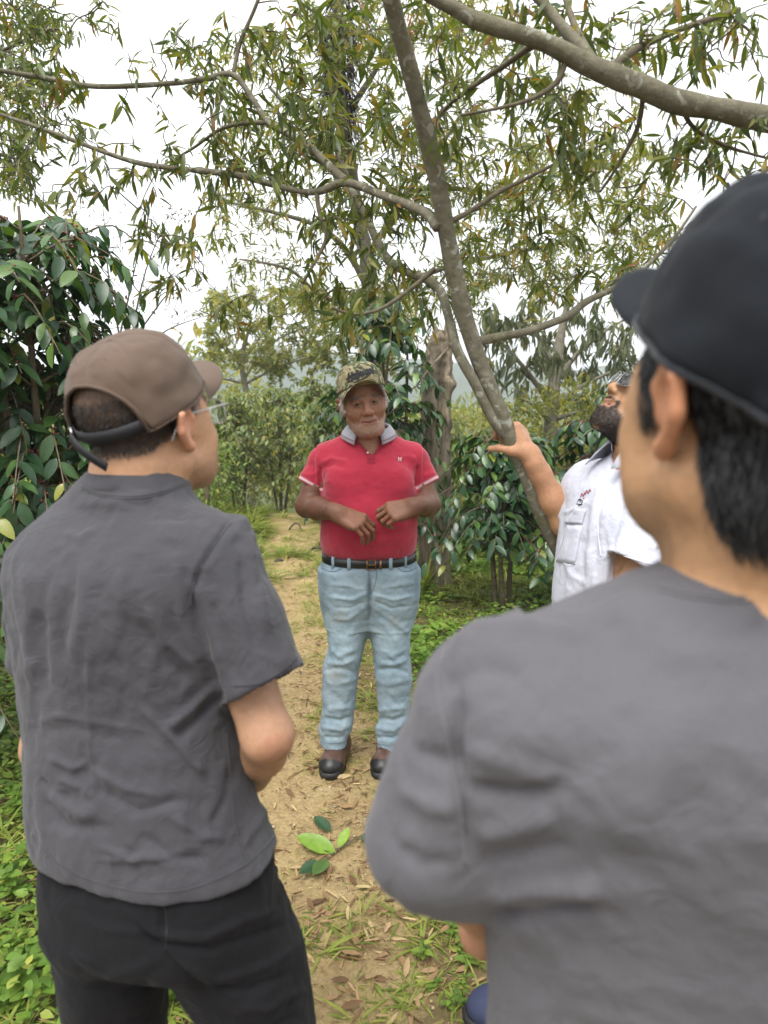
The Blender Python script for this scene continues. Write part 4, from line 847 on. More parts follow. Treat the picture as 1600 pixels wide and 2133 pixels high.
def cloth_mat(name, col, var=.1, weave=900, rough=.85, sheen=.25, fold=0, bd=.0006, heather=0):
    m, t, b, o = nt(name)
    f = ramp(t, noise(t, 7, 4), [(.3, (1 - var,) * 3), (.7, (1 + var,) * 3)])
    c = mixc(t, 1, col, f, 'MULTIPLY')
    g = ramp(t, noise(t, weave * .5, 2), [(.3, (1 - heather,) * 3), (.7, (1 + heather,) * 3)])
    c = mixc(t, 1, c, g, 'MULTIPLY')
    t.links.new(c, b.inputs['Base Color']); b.inputs['Roughness'].default_value = rough
    b.inputs['Specular IOR Level'].default_value = .12
    b.inputs['Sheen Weight'].default_value = sheen; b.inputs['Sheen Roughness'].default_value = .5
    bump(t, b, noise(t, weave, 2), .5, bd)
    if fold: bump(t, b, noise(t, 22, 4, .6, dist=1.2), .5, fold)
    return m
def hair_mat(name, col, rough=.45, var=.4):
    return simple(name, col, rough, var, 300, spec=.5)
def strands(roots, nrm, dirs, length, width, jit=.35, bend=.3, seed=1):
    """short tapered two-segment hair ribbons"""
    g = np.random.default_rng(seed); n = len(roots)
    d = dirs + g.normal(0, jit, (n, 3)); d -= nrm * (d * nrm).sum(1, keepdims=True) * .75; d /= np.linalg.norm(d, axis=1, keepdims=True)
    L = (length * g.uniform(.6, 1.2, n))[:, None]
    s = np.cross(d, nrm + g.normal(0, .4, (n, 3))); s /= np.linalg.norm(s, axis=1, keepdims=True) + 1e-9
    m = roots + d * L * .5 + nrm * L * bend * .5; e = roots + d * L + nrm * L * bend * .35
    V = np.stack([roots - s * width, roots + s * width, m - s * width * .8, m + s * width * .8, e], 1).reshape(-1, 3)
    k = np.arange(n)[:, None] * 5
    return V, [tuple(q) for q in np.concatenate([k, k + 1, k + 3, k + 2], 1)] + [tuple(q) for q in np.concatenate([k + 2, k + 3, k + 4], 1)]
def scatter(V, N, mask, n, seed=0):
    g = np.random.default_rng(seed); i = np.flatnonzero(mask)
    if not len(i): return np.zeros((0, 3)), np.zeros((0, 3))
    k = g.choice(i, n); return V[k] + g.normal(0, .0015, (n, 3)) * (1 - np.abs(N[k])), N[k]

# ---- caps
def cap_geo(L, tilt, a, b, H, org=(0, -.012, .035), arch=0, pan=6, wr=0.0, seed=3, p=.82, twist=0.0):
    """L: head frame. Returns mapper (phi 0 = front, clockwise to the wearer's right; t 0 rim..1 top)->world, and dome sheet"""
    Mt = np.array(Matrix.Rotation(twist, 3, 'Z') @ Matrix.Rotation(tilt, 3, 'X'))
    def pt(phi, t, off=0.0):
        lift = 0
        db = abs((phi + math.pi) % (2 * math.pi) - math.pi)             # distance from front
        back = math.pi - db
        t0 = 0
        if arch and back < R(46): t0 = arch * math.sqrt(max(0, 1 - (back / R(46)) ** 2))
        tt = t0 + (1 - t0) * t
        ang = tt * math.pi / 2; cr_, sr = math.cos(ang) ** p, math.sin(ang) ** .92
        seam = 0
        if pan:
            q = (phi / (2 * math.pi / pan)) % 1; q = min(q, 1 - q) * 2 * math.pi / pan
            seam = -.0014 * math.exp(-(q * cr_ * .09 / .003) ** 2)
        w = 0
        if wr:
            v = np.array([[math.cos(phi) * 3.1, math.sin(phi) * 3.1, tt * 6]]); w = wr * float(fbm(v, seed)[0]) * (1 - tt) ** .5
        k = 1 + (off + seam + w) / .09
        loc = A((a * math.sin(phi) * cr_ * k, b * math.cos(phi) * cr_ * k, H * sr * k))
        return L.w(A(org) + Mt @ loc)
    g = [[pt(2 * math.pi * j / 96, (i / 26)) for j in range(96)] for i in range(26)]
    V, F = sheet(g, True); top = len(V); V.append(tuple(pt(0, 1.0)))
    for j in range(96): F.append((25 * 96 + j, 25 * 96 + (j + 1) % 96, top))
    return pt, (V, F), Mt, A(org)
def cap_brim(L, Mt, org, a, b, Ln, half=R(62), curve=.03, drop=.012, width=.088):
    """two-sided curved visor with thickness"""
    top, bot = [], []
    for i in range(9):
        s = i / 8; rt, rb = [], []
        for j in range(25):
            u = -half + 2 * half * j / 24; c = math.cos(u / half * math.pi / 2)
            inn = A((a * math.sin(u), b * math.cos(u), 0))
            outp = A((width * math.sin(u / half * math.pi / 2) , b * math.cos(half) + (b - b * math.cos(half) + Ln) * c ** .72, 0))
            q = inn * (1 - s) + outp * s
            z = .004 - drop * s - curve * (q[0] / .08) ** 2 * (.25 + .75 * s)
            for lst, dz in ((rt, .0016), (rb, -.0016)):
                lst.append(L.w(A(org) + Mt @ A((q[0], q[1], z + dz * (1 if s < .99 else .5)))))
        top.append(rt); bot.append(rb)
    loop = [top[i] for i in range(9)] + [bot[8 - i] for i in range(9)]
    V, F = sheet(loop)
    return V, [f[::-1] for f in F]
def ring(c, n, r, tr, seg=14, ts=6):
    n = Vector(n).normalized(); u = n.orthogonal().normalized(); v = n.cross(u); c = Vector(c)
    g = []
    for i in range(seg + 1):
        a = 2 * math.pi * i / seg; d = u * math.cos(a) + v * math.sin(a)
        g.append([c + d * (r + tr * math.cos(b)) + n * tr * math.sin(b) for b in [2 * math.pi * k / ts for k in range(ts)]])
    return sheet(g, True)
def surf_normal(pt, phi, t):
    e = .01; a = pt(phi + e, t) - pt(phi - e, t); b = pt(phi, t + e) - pt(phi, t - e); n = np.cross(a, b); return n / np.linalg.norm(n)
def grow(F, lo=None): return F.mesh()

# closest-point drape: lift a photo-plane polyline onto a mesh as seen from the path (for seams and stitching)
from mathutils.bvhtree import BVHTree
def bvh(V, Q): return BVHTree.FromPolygons([tuple(v) for v in V], [tuple(int(i) for i in q) for q in Q])
def drape(tree, pts, n=8, lift=.001, dense=True):
    out = []
    for p in (spline(pts, n) if dense else pts):
        d = (P(p[0], p[1], 1.0) - CAM).normalized(); h, nn, i, dist = tree.ray_cast(CAM, d)
        if h is not None: out.append(h + nn * lift)
    return out
def limb(F, pts, rads, cutp=None, cutn=None, k=.012, sub=False):
    """tapered chain, squared off beyond a plane (a sleeve or trouser hem), blended into the field"""
    pts = [A(p) for p in pts]; m = max(rads) + 2 * F.h + k
    sl, g = F._box(np.min(pts, 0), np.max(pts, 0), m)
    if sl is None: return
    d = None
    for i in range(len(pts) - 1):
        a, b = pts[i], pts[i + 1]; ab = (b - a); Lq = ab @ ab
        q = [g[j] - np.float32(a[j]) for j in range(3)]
        t = np.clip((q[0] * ab[0] + q[1] * ab[1] + q[2] * ab[2]) / Lq, 0, 1)
        e = np.sqrt(sum((q[j] - t * ab[j]) ** 2 for j in range(3))) - (rads[i] + (rads[i + 1] - rads[i]) * t)
        if d is None: d = e
        else:
            h = np.maximum(.03 - np.abs(d - e), 0) / .03; d = np.minimum(d, e) - h * h * .03 * .25
    if cutp is not None:
        cn = A(cutn) / np.linalg.norm(A(cutn)); cp = A(cutp)
        d = np.maximum(d, sum((g[j] - cp[j]) * cn[j] for j in range(3)))
    F._mix(sl, d.astype(np.float32), k, sub)
def row(py, xl, xr, Y, hd, yaw=0.0):
    """a body cross-section seen between two columns of the photograph"""
    a, b = P(xl, py, Y), P(xr, py, Y); c = (a + b) / 2; w = (b - a).length / 2
    if yaw: w = math.sqrt(max(w * w - (hd * math.sin(yaw)) ** 2, .0004)) / math.cos(yaw)
    return (c.x, c.y, c.z, w, hd)
def shrink(secs, d): return [(x, y, z, a - d, b - d) for x, y, z, a, b in secs]

# ================================================================ PERSON in the red polo shirt, on the path
YR = 2.92
red = thing('person', 'person in red polo shirt, pale jeans and camouflage cap standing on the dirt path', 'person', P(755, 1590, YR) * 1.0)
red.location.z = 0; BASE[red.name] = Vector(red.location)
M_polo = cloth_mat('red_pique', (.40, .028, .054), .07, 700, heather=.07, fold=.006)
nt_ = M_polo.node_tree; at_ = nd(nt_, 'Attribute', attribute_name='Col')
bc = nt_.nodes['Principled BSDF'].inputs['Base Color']; nt_.links.new(mixc(nt_, 1, bc.links[0].from_socket, at_.outputs['Color'], 'MULTIPLY'), bc)
# ---- torso, shirt
polo_rows = [row(1158, 678, 860, YR, .135), row(1140, 670, 867, YR - .01, .148), row(1100, 668, 869, YR - .02, .165), row(1060, 669, 871, YR - .015, .162),
             row(1010, 668, 871, YR, .146), row(970, 669, 869, YR + .005, .130), row(945, 674, 862, YR + .015, .112), row(928, 682, 853, YR + .02, .092), row(914, 698, 838, YR + .022, .074), row(900, 716, 820, YR + .022, .056)]
sR, sL = P(676, 956, YR + .02), P(861, 954, YR + .02)               # shoulders (image left / right)
hR, hL = P(644, 1011, YR), P(892, 1010, YR)                           # sleeve hems
eR, eL = P(640, 1054, YR - .02), P(893, 1050, YR - .02)
wR, wL = P(702, 1068, YR - .235), P(866, 1054, YR - .25)
HB = P(757, 836, YR - .055)                                            # between the eyes, head axis
MH = rot3(R(172), R(-4), R(10))
hl_org = A(HB) + np.array(MH) @ A((0, -.0, 0))
F = Field(A(P(600, 1180, YR + .0)) - A((0, .35, .02)), A(P(940, 880, YR)) + A((0, .25, .05)), .0042)
F.loft(polo_rows, n=2.25, k=0, kc=.03)
for a, b in ((sR, hR), (sL, hL)):
    F.ell(A(a) + A((0, 0, -.004)), (.054, .064, .052), k=.06)
    ax = A(b) - A(a); ax /= np.linalg.norm(ax)
    limb(F, [A(a) + A((0, 0, -.01)), A(b) + ax * .1], [.060, .050], b, ax, k=.035)
for s, x in ((-1, 722), (1, 818)): F.ell(P(x, 1005, YR - .10), (.07, .045, .06), k=.05)
F.cap(P(769, 886, YR - .05), P(773, 944, YR - .102), .088, .003, .006, sub=True)
for a, b in ((sR, hR), (sL, hL)): F.cap(b, lerp(a, b, 1.5), .046, .046, .004, sub=True)
V, Q = F.mesh(); N = normals(V, Q)
V = folds(V, N, [([(668, 965), (690, 955), (725, 963)], 5, 7), ([(672, 975), (695, 968), (720, 975)], 5, -5), ([(668, 970), (667, 990), (669, 1022)], 4, -14), ([(871, 968), (869, 990), (868, 1018)], 4, -14), ([(868, 958), (850, 950), (830, 956)], 5, 4),
                 ([(622, 985), (650, 990), (668, 978)], 4, 3), ([(630, 970), (655, 968)], 5, -3), ([(905, 985), (880, 992)], 4, 3), ([(672, 1010), (690, 1000)], 4, 3),
                 ([(676, 1025), (700, 1032)], 6, 2), ([(738, 1140), (742, 1156)], 3, -4), ([(770, 1138), (772, 1156)], 3, -4),
                 ([(800, 1140), (797, 1156)], 3, -4), ([(705, 1142), (712, 1156)], 4, -3), ([(835, 1142), (830, 1156)], 4, -3), ([(680, 1120), (760, 1132), (860, 1120)], 9, 3),
                 ([(860, 935), (874, 965), (872, 990)], 3, -2.5), ([(664, 930), (652, 960), (660, 990)], 3, -2.5), ([(760, 1010), (775, 1040), (772, 1080)], 10, -2)])
V += N * (.0022 * fbm(V * [9, 9, 14], 5, 3) + .0012 * fbm(V * 30, 8, 2))[:, None]
c = np.ones((len(V), 3)); redc = A((.42, .030, .058))
for a, b in ((sR, hR), (sL, hL)):
    ax = A(b) - A(a); ax /= np.linalg.norm(ax); t = (V - A(b)) @ ax; rr = np.linalg.norm(V - A(b) - t[:, None] * ax, axis=1)
    near = rr < .08
    w = near * np.clip(1 - np.abs(t + .0105) / .006 + .3, 0, 1) * .8; c = c * (1 - w[:, None]) + w[:, None] * (A((.66, .55, .60)) / redc)
POLO = (V, Q); polo = part('polo_shirt', V, Q, M_polo, red, cols=c)
polo_t = bvh(V, Q)
# placket, buttons, emblem, collar
M_thread = simple('white_thread', (.75, .73, .72), .7, .05)
M_redtrim = cloth_mat('red_trim', (.30, .020, .040), .05)
g = [[h for h in drape(polo_t, [(x, y) for x in (765, 769, 773, 777, 781)], lift=.0022, dense=False)] for y in range(942, 970, 4)]
if all(len(r) == 5 for r in g):
    pl = part('placket', *sheet(g), M_redtrim, polo)
    st = [drape(polo_t, q, 2, .0032) for q in ([(767, 957), (779, 967)], [(779, 957), (767, 967)], [(766, 956), (780, 956)])]
    part('stitching', *join([tube(q, .0006, 4) for q in st if len(q) > 1]), M_redtrim, pl)
for pl_, s in (([(729, 899), (744, 917), (760, 933), (772, 945)], -1), ([(810, 899), (800, 917), (788, 932), (775, 945)], 1)):
    g = []
    for x, y in spline(pl_, 4):
        r_ = drape(polo_t, [(x + s * d, y + .5 * d) for d in (1, 3, 5, 7)], lift=.0024, dense=False)
        if len(r_) == 4: g.append(r_)
    if len(g) > 2: solid(part('placket_edge', *sheet(g), M_redtrim, polo), .0015, 0)
b0 = (drape(polo_t, [(766, 944)], lift=.003, dense=False) + [P(766, 944, YR - .11)])[0]; part('button', *ring(b0, (0, -1, .15), .0022, .0022, 10), M_thread, polo)
em = [drape(polo_t, q, 1, .0018, False) for q in ([(830, 953), (830.5, 961)], [(835.5, 953), (835, 961)], [(831, 955), (835, 956)], [(831, 958.5), (835, 960)])]
part('emblem', *join([tube(q, .0013, 5) for q in em if len(q) > 1]), M_thread, polo)
M_collar = cloth_mat('grey_collar', (.36, .36, .40), .06, 700, heather=.12)
cc = A(P(768, 893, YR + .0)); g = []
for i in range(33):
    u = -1 + 2 * i / 32; th = u * R(152) + math.pi / 2                 # around the back
    front = abs(u) ** 5
    ct, s_ = math.cos(th), math.sin(th)
    base = cc + A((.080 * ct, .068 * s_ + .014, .016 * s_ - .0))
    top = base + A((ct * .003, s_ * .003, .014 - .010 * front))
    out = cc + A(((.116 + .008 * front) * ct, .090 * s_ + .012 - .020 * front, -.030 - .018 * front + .014 * s_))
    mid = lerp(top, out, .25) + A((ct * .004, s_ * .004, .003))
    g.append([base, top, lerp(top, mid, .6) + A((0, 0, .002)), mid, lerp(mid, out, .5) + A((ct * .002, s_ * .002, .002)), out])
col_ = solid(part('collar', *sheet(g), M_collar, polo), .003)
part('collar_stripe', *tube([lerp(r[3], r[5], .75) + A((0, -.001, .0045)) + (A(r[5]) - cc) * A((.02, .02, 0)) for r in g], .0012, 5), M_redtrim, col_)
part('collar_stripe', *tube([A(r[5]) + A((0, 0, .0005)) for r in g], .0014, 5), M_redtrim, col_)
# ---- body: head, neck, arms, hands and trunk in one skin
F = Field(A((P(600, 900, YR).x, YR - .42, P(700, 1180, YR).z - .0)), A((P(935, 900, YR).x, YR + .20, P(750, 750, YR).z + .01)), .0033)
HL = Local(F, hl_org, MH, 1.09)
sculpt_head(HL, chin=.98, jaw=1.02, cheek=1.08, smile=.6, open_=.0, nose=1.3, neck=False)
F.cap(HL.w((0, -.03, -.06)), P(768, 915, YR + .03), .066, .074, .03)
F.ell(HL.w((0, .042, -.102)), (.055, .045, .028), k=.03)
F.cap(P(769, 905, YR - .02), P(773, 940, YR - .082), .052, .010, .02)
F.loft(shrink(polo_rows, .012), n=2.25, k=.04, kc=.03)
nails = []
for a, e, w, rs in ((sR, eR, wR, (.05, .049, .047)), (sL, eL, wL, (.05, .048, .046))):
    F.chain([A(a), A(e)], [.052, .047], .02)
    m_ = lerp(e, w, .4); F.chain([A(e), m_, A(w)], [.046, .0455, .030], .02)
_, n1, t1 = sculpt_hand(F, wR, (.90, -.22, -.34), (.22, -.66, .70), 1, [(34, 42, 22), (36, 42, 22), (38, 40, 22), (36, 34, 20)], 1.12, .06, ((.040, .045, -.022), (.040, .078, -.040), (.030, .102, -.052)))
_, n2, t2 = sculpt_hand(F, wL, (-.95, -.16, -.20), (-.16, -.76, .62), -1, [(34, 60, 35), (38, 62, 35), (42, 60, 35), (44, 56, 35)], 1.10, .03, ((.034, .045, -.026), (.030, .075, -.045), (.018, .096, -.055)))
V, Q = F.mesh(); N = normals(V, Q); H = HL.inv(V)
base = A((.29, .14, .083)); c = np.tile(base, (len(V), 1))
def blend(c, w, col): w = np.clip(w, 0, 1)[:, None]; return c * (1 - w) + w * A(col)
ishead = (H[:, 2] > -.125) & (np.abs(H[:, 0]) < .12) & (np.abs(H[:, 1]) < .14)
arm = sst(-V[:, 2], -P(0, 990, YR).z, -P(0, 1020, YR).z)
c = blend(c, arm * .85, (.115, .050, .030))
hand = sst(-np.abs(V[:, 0] - P(775, 1070, YR - .27).x), -.19, -.09) * sst(-V[:, 1], -(YR - .17), -(YR - .23))
c = blend(c, hand * .75, (.25, .115, .068))
c = blend(c, ishead * np.exp(-(((H - A((0, .1, -.035))) / A((.03, .03, .022))) ** 2).sum(1)) * .35, (.46, .19, .12))
mouthz = H[:, 2] - .006 * .6 * (np.abs(H[:, 0]) / .026)
lip = ishead * (np.abs(H[:, 0]) < .030) * np.exp(-((mouthz + .067) / .0065) ** 2) * (H[:, 1] > .076)
c = blend(c, lip * .75, (.33, .13, .10))
c = blend(c, ishead * np.exp(-((mouthz + .0668) / .0026) ** 2) * (np.abs(H[:, 0]) < .030) * (H[:, 1] > .078) * .85, (.10, .03, .025))
stub = ishead * sst(-H[:, 2], .045, .075) * sst(np.maximum(np.abs(H[:, 0]) - .02, -(H[:, 2] + .075)), -.005, .012) * (1 - lip) * sst(H[:, 1] + .02, -.02, .02)
stub = stub * (.75 + .4 * vnoise(V * 260, 4)) * sst(-H[:, 2] - .2 * (.09 - H[:, 1]), .02, .075)
mous = ishead * np.exp(-(((H - A((0, .095, -.053))) / A((.024, .03, .006))) ** 2).sum(1))
c = blend(c, stub * .20 + mous * .08, (.50, .46, .43))
fold_shade = ishead * np.exp(-((np.abs(H[:, 0]) - .024 - .45 * (-.036 - H[:, 2])) / .003) ** 2) * (H[:, 2] < -.03) * (H[:, 2] > -.072) * (H[:, 1] > .06); c = blend(c, fold_shade * .5, (.14, .06, .04))  # crease shade of the laugh lines painted into the skin
brow = ishead * np.exp(-((np.abs(H[:, 0]) - .034) / .017) ** 2) * np.exp(-((H[:, 2] - .0235 + .25 * np.maximum(np.abs(H[:, 0]) - .034, 0)) / .0045) ** 2) * (H[:, 1] > .06)
c = blend(c, brow * (.75 + .3 * vnoise(V * 300, 9)), (.20, .17, .15))
eye_shade = ishead * np.exp(-(((np.abs(H[:, 0]) - .031) / .017) ** 2 + ((H[:, 2] - .0) / .010) ** 2)) * (H[:, 1] > .06)
c = blend(c, eye_shade * .45, (.20, .085, .055))  # shade under the brow painted into the skin around the eyes
V = V + N * (.0006 * fbm(V * 60, 3, 2) * ishead)[:, None]
body = part('body', V, Q, SKIN, red, cols=c); red_skin = (V, Q, N, H)
M_nail = simple('nails', (.60, .36, .29), .35, .06)
tag(part('fingernails', *nail_mesh(n1 + n2), M_nail, body), kind='stuff')
# eyes
M_eye, t, b, o = nt('eye'); at_ = nd(t, 'Attribute', attribute_name='Col'); t.links.new(mixc(t, 1, at_.outputs['Color'], ramp(t, noise(t, 400), [(0, (.9,) * 3), (1, (1.05,) * 3)]), 'MULTIPLY'), b.inputs['Base Color']); b.inputs['Roughness'].default_value = .4; b.inputs['Specular IOR Level'].default_value = .15
def eyes(L, parent, gaze=(0, 1, 0), open_=.0052):
    gz = A(gaze) / np.linalg.norm(gaze)
    for s in (-1, 1):
        g = []; cs = []
        ctr = A((s * .031, .0785, .0005))
        for i in range(9):
            r_ = []
            for j in range(13):
                u = (j / 12 - .5) * 2; v = (i / 8 - .5) * 2
                x = u * .0125; z = v * open_ * math.sqrt(max(0, 1 - u * u * .92)) - .0006 * u * s
                y = math.sqrt(max(0, .0131 ** 2 - x * x - z * z)); p = A((x, y, z))
                r_.append(L.w(ctr + p)); an = math.degrees(math.acos(min(1, (p / np.linalg.norm(p)) @ gz)))
                cs.append((.01, .008, .006) if an < 12 else (.045, .02, .01) if an < 27 else (.15, .12, .105))  # whites darkened to carry the shade under the brow
            g.append(r_)
        o_ = part('eye', *sheet(g), M_eye, parent, cols=cs)
eyes(HL, body, (.28, 1, -.1), .0031)
# white hair under the cap
M_whair = hair_mat('white_hair', (.62, .60, .57), .5, .25)
Hm = (np.abs(H[:, 0]) > .055) & (H[:, 2] > -.022) & (H[:, 2] < .075) & (H[:, 1] < .045) & ((H[:, 1] > .006) | (H[:, 2] > .024))
Hm |= (H[:, 1] < -.045) & (H[:, 2] > -.055) & (H[:, 2] < .06)
Hm &= ishead & (np.abs(H[:, 0]) < .086)
r_, n_ = scatter(V, N, Hm, 3200, 5)
dr = np.array(MH) @ A((0, -.25, -1)); hv, hf = strands(r_, n_, np.tile(dr, (len(r_), 1)) + n_ * .5, .022, .0007, .4, .5)
part('hair', hv, hf, M_whair, body)
r_, n_ = scatter(V, N, stub > .35, 600, 6); hv, hf = strands(r_, n_, np.tile(dr, (len(r_), 1)) + n_ * .8, .0026, .00022, .5, .5); part('stubble', hv, hf, M_whair, body)
r_, n_ = scatter(V, N, brow > .5, 160, 7); hv, hf = strands(r_, n_, np.sign((r_ - hl_org) @ np.array(MH)[:, 0])[:, None] * np.array(MH)[:, 0][None] + n_ * .3, .008, .0005, .3, .4); EB = part('eyebrow_hair', hv, hf, hair_mat('grey_brow', (.09, .08, .07)), body)
tag(EB, kind='stuff')
# ---- camouflage cap
M_camo, t, b, o = nt('camouflage')
n1_ = noise(t, 26, 1.5, .5, dist=.6); n2_ = noise(t, 34, 1.5, .5, scaled(t, (1.1, 1, 1.3)), .8); n3_ = noise(t, 40, 1, .4, scaled(t, (1.3, 1.7, .9)), .4)
def thr(v, at_, e=.012): return ramp(t, v, [(at_ - e, (0,) * 3), (at_ + e, (1,) * 3)])
c_ = mixc(t, thr(n1_, .52), (.30, .25, .14), (.095, .115, .052)); c_ = mixc(t, thr(n2_, .60), c_, (.075, .052, .032)); c_ = mixc(t, thr(n3_, .60), c_, (.38, .33, .20))
t.links.new(mixc(t, 1, c_, ramp(t, noise(t, 900), [(.3, (.85,) * 3), (.7, (1.12,) * 3)]), 'MULTIPLY'), b.inputs['Base Color']); b.inputs['Roughness'].default_value = .9; bump(t, b, noise(t, 900), .5, .0006)
pt, dome, Mt, og = cap_geo(HL, R(13), .087, .106, .098, (0, -.012, .040), 0, 6, .003, p=.62)
capo = part('cap', *dome, M_camo, red); solid(capo, .002)
part('brim', *cap_brim(HL, Mt, og, .086, .106, .060, R(66), .046, -.004, .086), M_camo, capo)
part('button', *ring(pt(0, 1.0), HL.M[:, 2], .003, .004, 10), M_camo, capo)
for ph in (30, -30, 150, -150, 90, -90):
    part('eyelet', *ring(pt(R(ph), .52, .001), surf_normal(pt, R(ph), .52), .0028, .0009, 10, 5), M_camo, capo)
M_black_thr = simple('black_thread', (.012, .012, .014), .6, .2)
cu = bpy.data.curves.new('lettering', 'FONT'); cu.body = 'Hollywood'; cu.size = .036; cu.shear = .32; cu.offset = .0022; cu.extrude = .0012; cu.align_x = 'CENTER'; cu.space_character = .86
to = bpy.data.objects.new('tmp', cu); COL.objects.link(to); bpy.context.view_layer.update()
me = to.evaluated_get(bpy.context.evaluated_depsgraph_get()).to_mesh()
bm = bmesh.new(); bm.from_mesh(me); bmesh.ops.subdivide_edges(bm, edges=[e for e in bm.edges if e.calc_length() > .006], cuts=2)
w_ = max(v.co.x for v in bm.verts) - min(v.co.x for v in bm.verts)
for v in bm.verts:
    x, y, z = v.co; x *= .132 / w_; bend = .10 * x - 2.2 * x * x * 0
    v.co = Vector(pt(-(x / .100), .19 + (y * .9 + bend) / .125, .0028 + z))
bmesh.ops.recalc_face_normals(bm, faces=bm.faces); me2 = bpy.data.meshes.new('lettering'); bm.to_mesh(me2); bm.free()
v_ = np.array([tuple(v.co) for v in me2.vertices]); f_ = [tuple(p.vertices) for p in me2.polygons]
bpy.data.objects.remove(to); bpy.data.curves.remove(cu)
part('lettering', v_, f_, M_black_thr, capo, smooth=False)
sw = [(-.048, .002), (-.03, -.009), (0, -.008), (.03, -.0035), (.054, .003)]
part('lettering_underline', *tube([pt(-(x / .100), .185 + (y + .1 * x) / .125, .003) for x, y in spline(sw, 5)], [.0006 + .0022 * math.sin(math.pi * i / 20) for i in range(21)], 6), M_black_thr, capo)

# ---- jeans
M_jeans, t, b, o = nt('denim')
f1 = ramp(t, noise(t, 9, 4, .6), [(.3, (.19, .265, .325)), (.7, (.30, .38, .43))])
f2 = ramp(t, noise(t, 500, 2, .6, scaled(t, (1, 1, .12))), [(.3, (.88,) * 3), (.7, (1.1,) * 3)])
at_ = nd(t, 'Attribute', attribute_name='Col')
t.links.new(mixc(t, 1, mixc(t, 1, f1, f2, 'MULTIPLY'), at_.outputs['Color'], 'MULTIPLY'), b.inputs['Base Color']); b.inputs['Roughness'].default_value = .88
bump(t, b, noise(t, 700), .5, .0008)
LEGS = ([(1552, 668, 722), (1540, 667, 723), (1518, 663, 734), (1500, 669, 736), (1470, 671, 739), (1430, 671, 744), (1390, 672, 749), (1360, 681, 755), (1300, 679, 766), (1235, 672, 770), (1190, 670, 772)],
        [(1556, 787, 846), (1542, 785, 848), (1520, 783, 853), (1500, 788, 853), (1470, 787, 855), (1430, 784, 857), (1390, 779, 858), (1360, 778, 854), (1300, 770, 858), (1235, 766, 868), (1190, 764, 869)])
F = Field(A((P(640, 1500, YR).x, YR - .2, .03)), A((P(890, 1500, YR).x, YR + .22, P(700, 1140, YR).z)), .0045)
F.loft([row(1300, 700, 842, YR, .06), row(1262, 680, 862, YR, .105), row(1235, 673, 868, YR, .130), row(1200, 669, 869, YR, .142), row(1175, 669, 868, YR, .145), row(1150, 674, 863, YR, .139)], n=2.3, k=0, kc=.02)
legc = []
for lg in LEGS:
    ss = []
    for py, l, r in lg:
        kz = (py - 1190) / 360; ss.append(row(py, l, r, YR + .02 * kz, .115 - .055 * min(1, kz * 1.05)))
    F.loft(ss, n=2.1, k=.05, kc=.006); legc.append(ss)
V, Q = F.mesh(); N = normals(V, Q)
kn = []
for L0, L1, s in ((672, 748, 1), (780, 857, -1)):
    kn += [([(L0, 1398), ((L0 + L1) / 2, 1392), (L1, 1404)], 5, -7), ([(L0 + 8, 1380), ((L0 + L1) / 2 + 4, 1384), (L1 - 8, 1372)], 6, 7), ([(L0 + 15, 1350), (L1 - 20, 1385)], 6, 4), ([(L1 - 10, 1350), (L0 + 30, 1370)], 6, 4),
           ([(L0, 1418), ((L0 + L1) / 2, 1424), (L1, 1412)], 7, 4), ([(L0, 1495), ((L0 + L1) / 2, 1502), (L1 - 8, 1490)], 5, -8), ([(L0 - 4, 1515), ((L0 + L1) / 2, 1520), (L1 - 16, 1508)], 6, 8),
           ([(L0, 1535), ((L0 + L1) / 2, 1538), (L1 - 25, 1530)], 4, -6), ([(L0 + 5, 1480), (L1 - 10, 1472)], 6, 5), ([(L0 + 20, 1440), (L1 - 20, 1480)], 6, -3)]
kn += [([(770, 1205), (771, 1250), (772, 1300)], 5, -14), ([(770, 1225), (771, 1262)], 4, -7), ([(767, 1235), (735, 1250), (690, 1245)], 4, 4), ([(765, 1250), (730, 1268), (688, 1265)], 4, -4), ([(766, 1262), (725, 1290), (690, 1288)], 5, 4), ([(775, 1238), (820, 1250), (862, 1240)], 4, 4),
       ([(776, 1252), (815, 1268), (860, 1262)], 4, -4), ([(777, 1266), (815, 1290), (850, 1320)], 5, 4), ([(690, 1215), (740, 1222)], 5, 3), ([(860, 1212), (800, 1224)], 5, 3), ([(740, 1290), (715, 1330)], 6, -3), ([(790, 1290), (830, 1340)], 6, 3)]
V = folds(V, N, kn)
V += N * (.0028 * fbm(V * [12, 12, 18], 31, 3) * (V[:, 2] < .85) + .0014 * fbm(V * 45, 12, 2))[:, None]
c = np.ones((len(V), 3)); uv = proj(V)
for px_, py_ in ((715, 1310), (812, 1315)):                            # faded thighs, soiled patches
    w = np.exp(-(((uv - A((px_, py_))) / A((30, 60))) ** 2).sum(1)); c *= 1 + .28 * w[:, None]
for px_, py_, s in ((708, 1285, 14), (820, 1290, 10), (700, 1405, 18)):
    w = np.exp(-(((uv - A((px_, py_))) / s) ** 2).sum(1)); c = c * (1 - w[:, None] * A((.05, .18, .28)))
for pts_, w_ in (([(765, 1232), (730, 1245), (690, 1240)], .22), ([(765, 1248), (728, 1266), (688, 1262)], .22), ([(776, 1236), (820, 1248), (862, 1238)], .22), ([(777, 1252), (815, 1268), (860, 1260)], .22), ([(680, 1395), (712, 1390), (745, 1400)], .2), ([(785, 1395), (815, 1390), (852, 1400)], .2), ([(690, 1215), (740, 1222)], .15), ([(860, 1212), (800, 1224)], .15)):
    dd_, tt_ = polydist(uv, pts_); c *= (1 + w_ * np.exp(-(dd_ / 4) ** 2))[:, None]                        # whisker fade lines, standing in for fold shading in the denim colour
for x_ in (671, 868, 768): c *= (1 - .18 * np.exp(-((uv[:, 0] - x_) / 7) ** 2))[:, None]                   # missing shade on sides and inner legs put into the denim colour
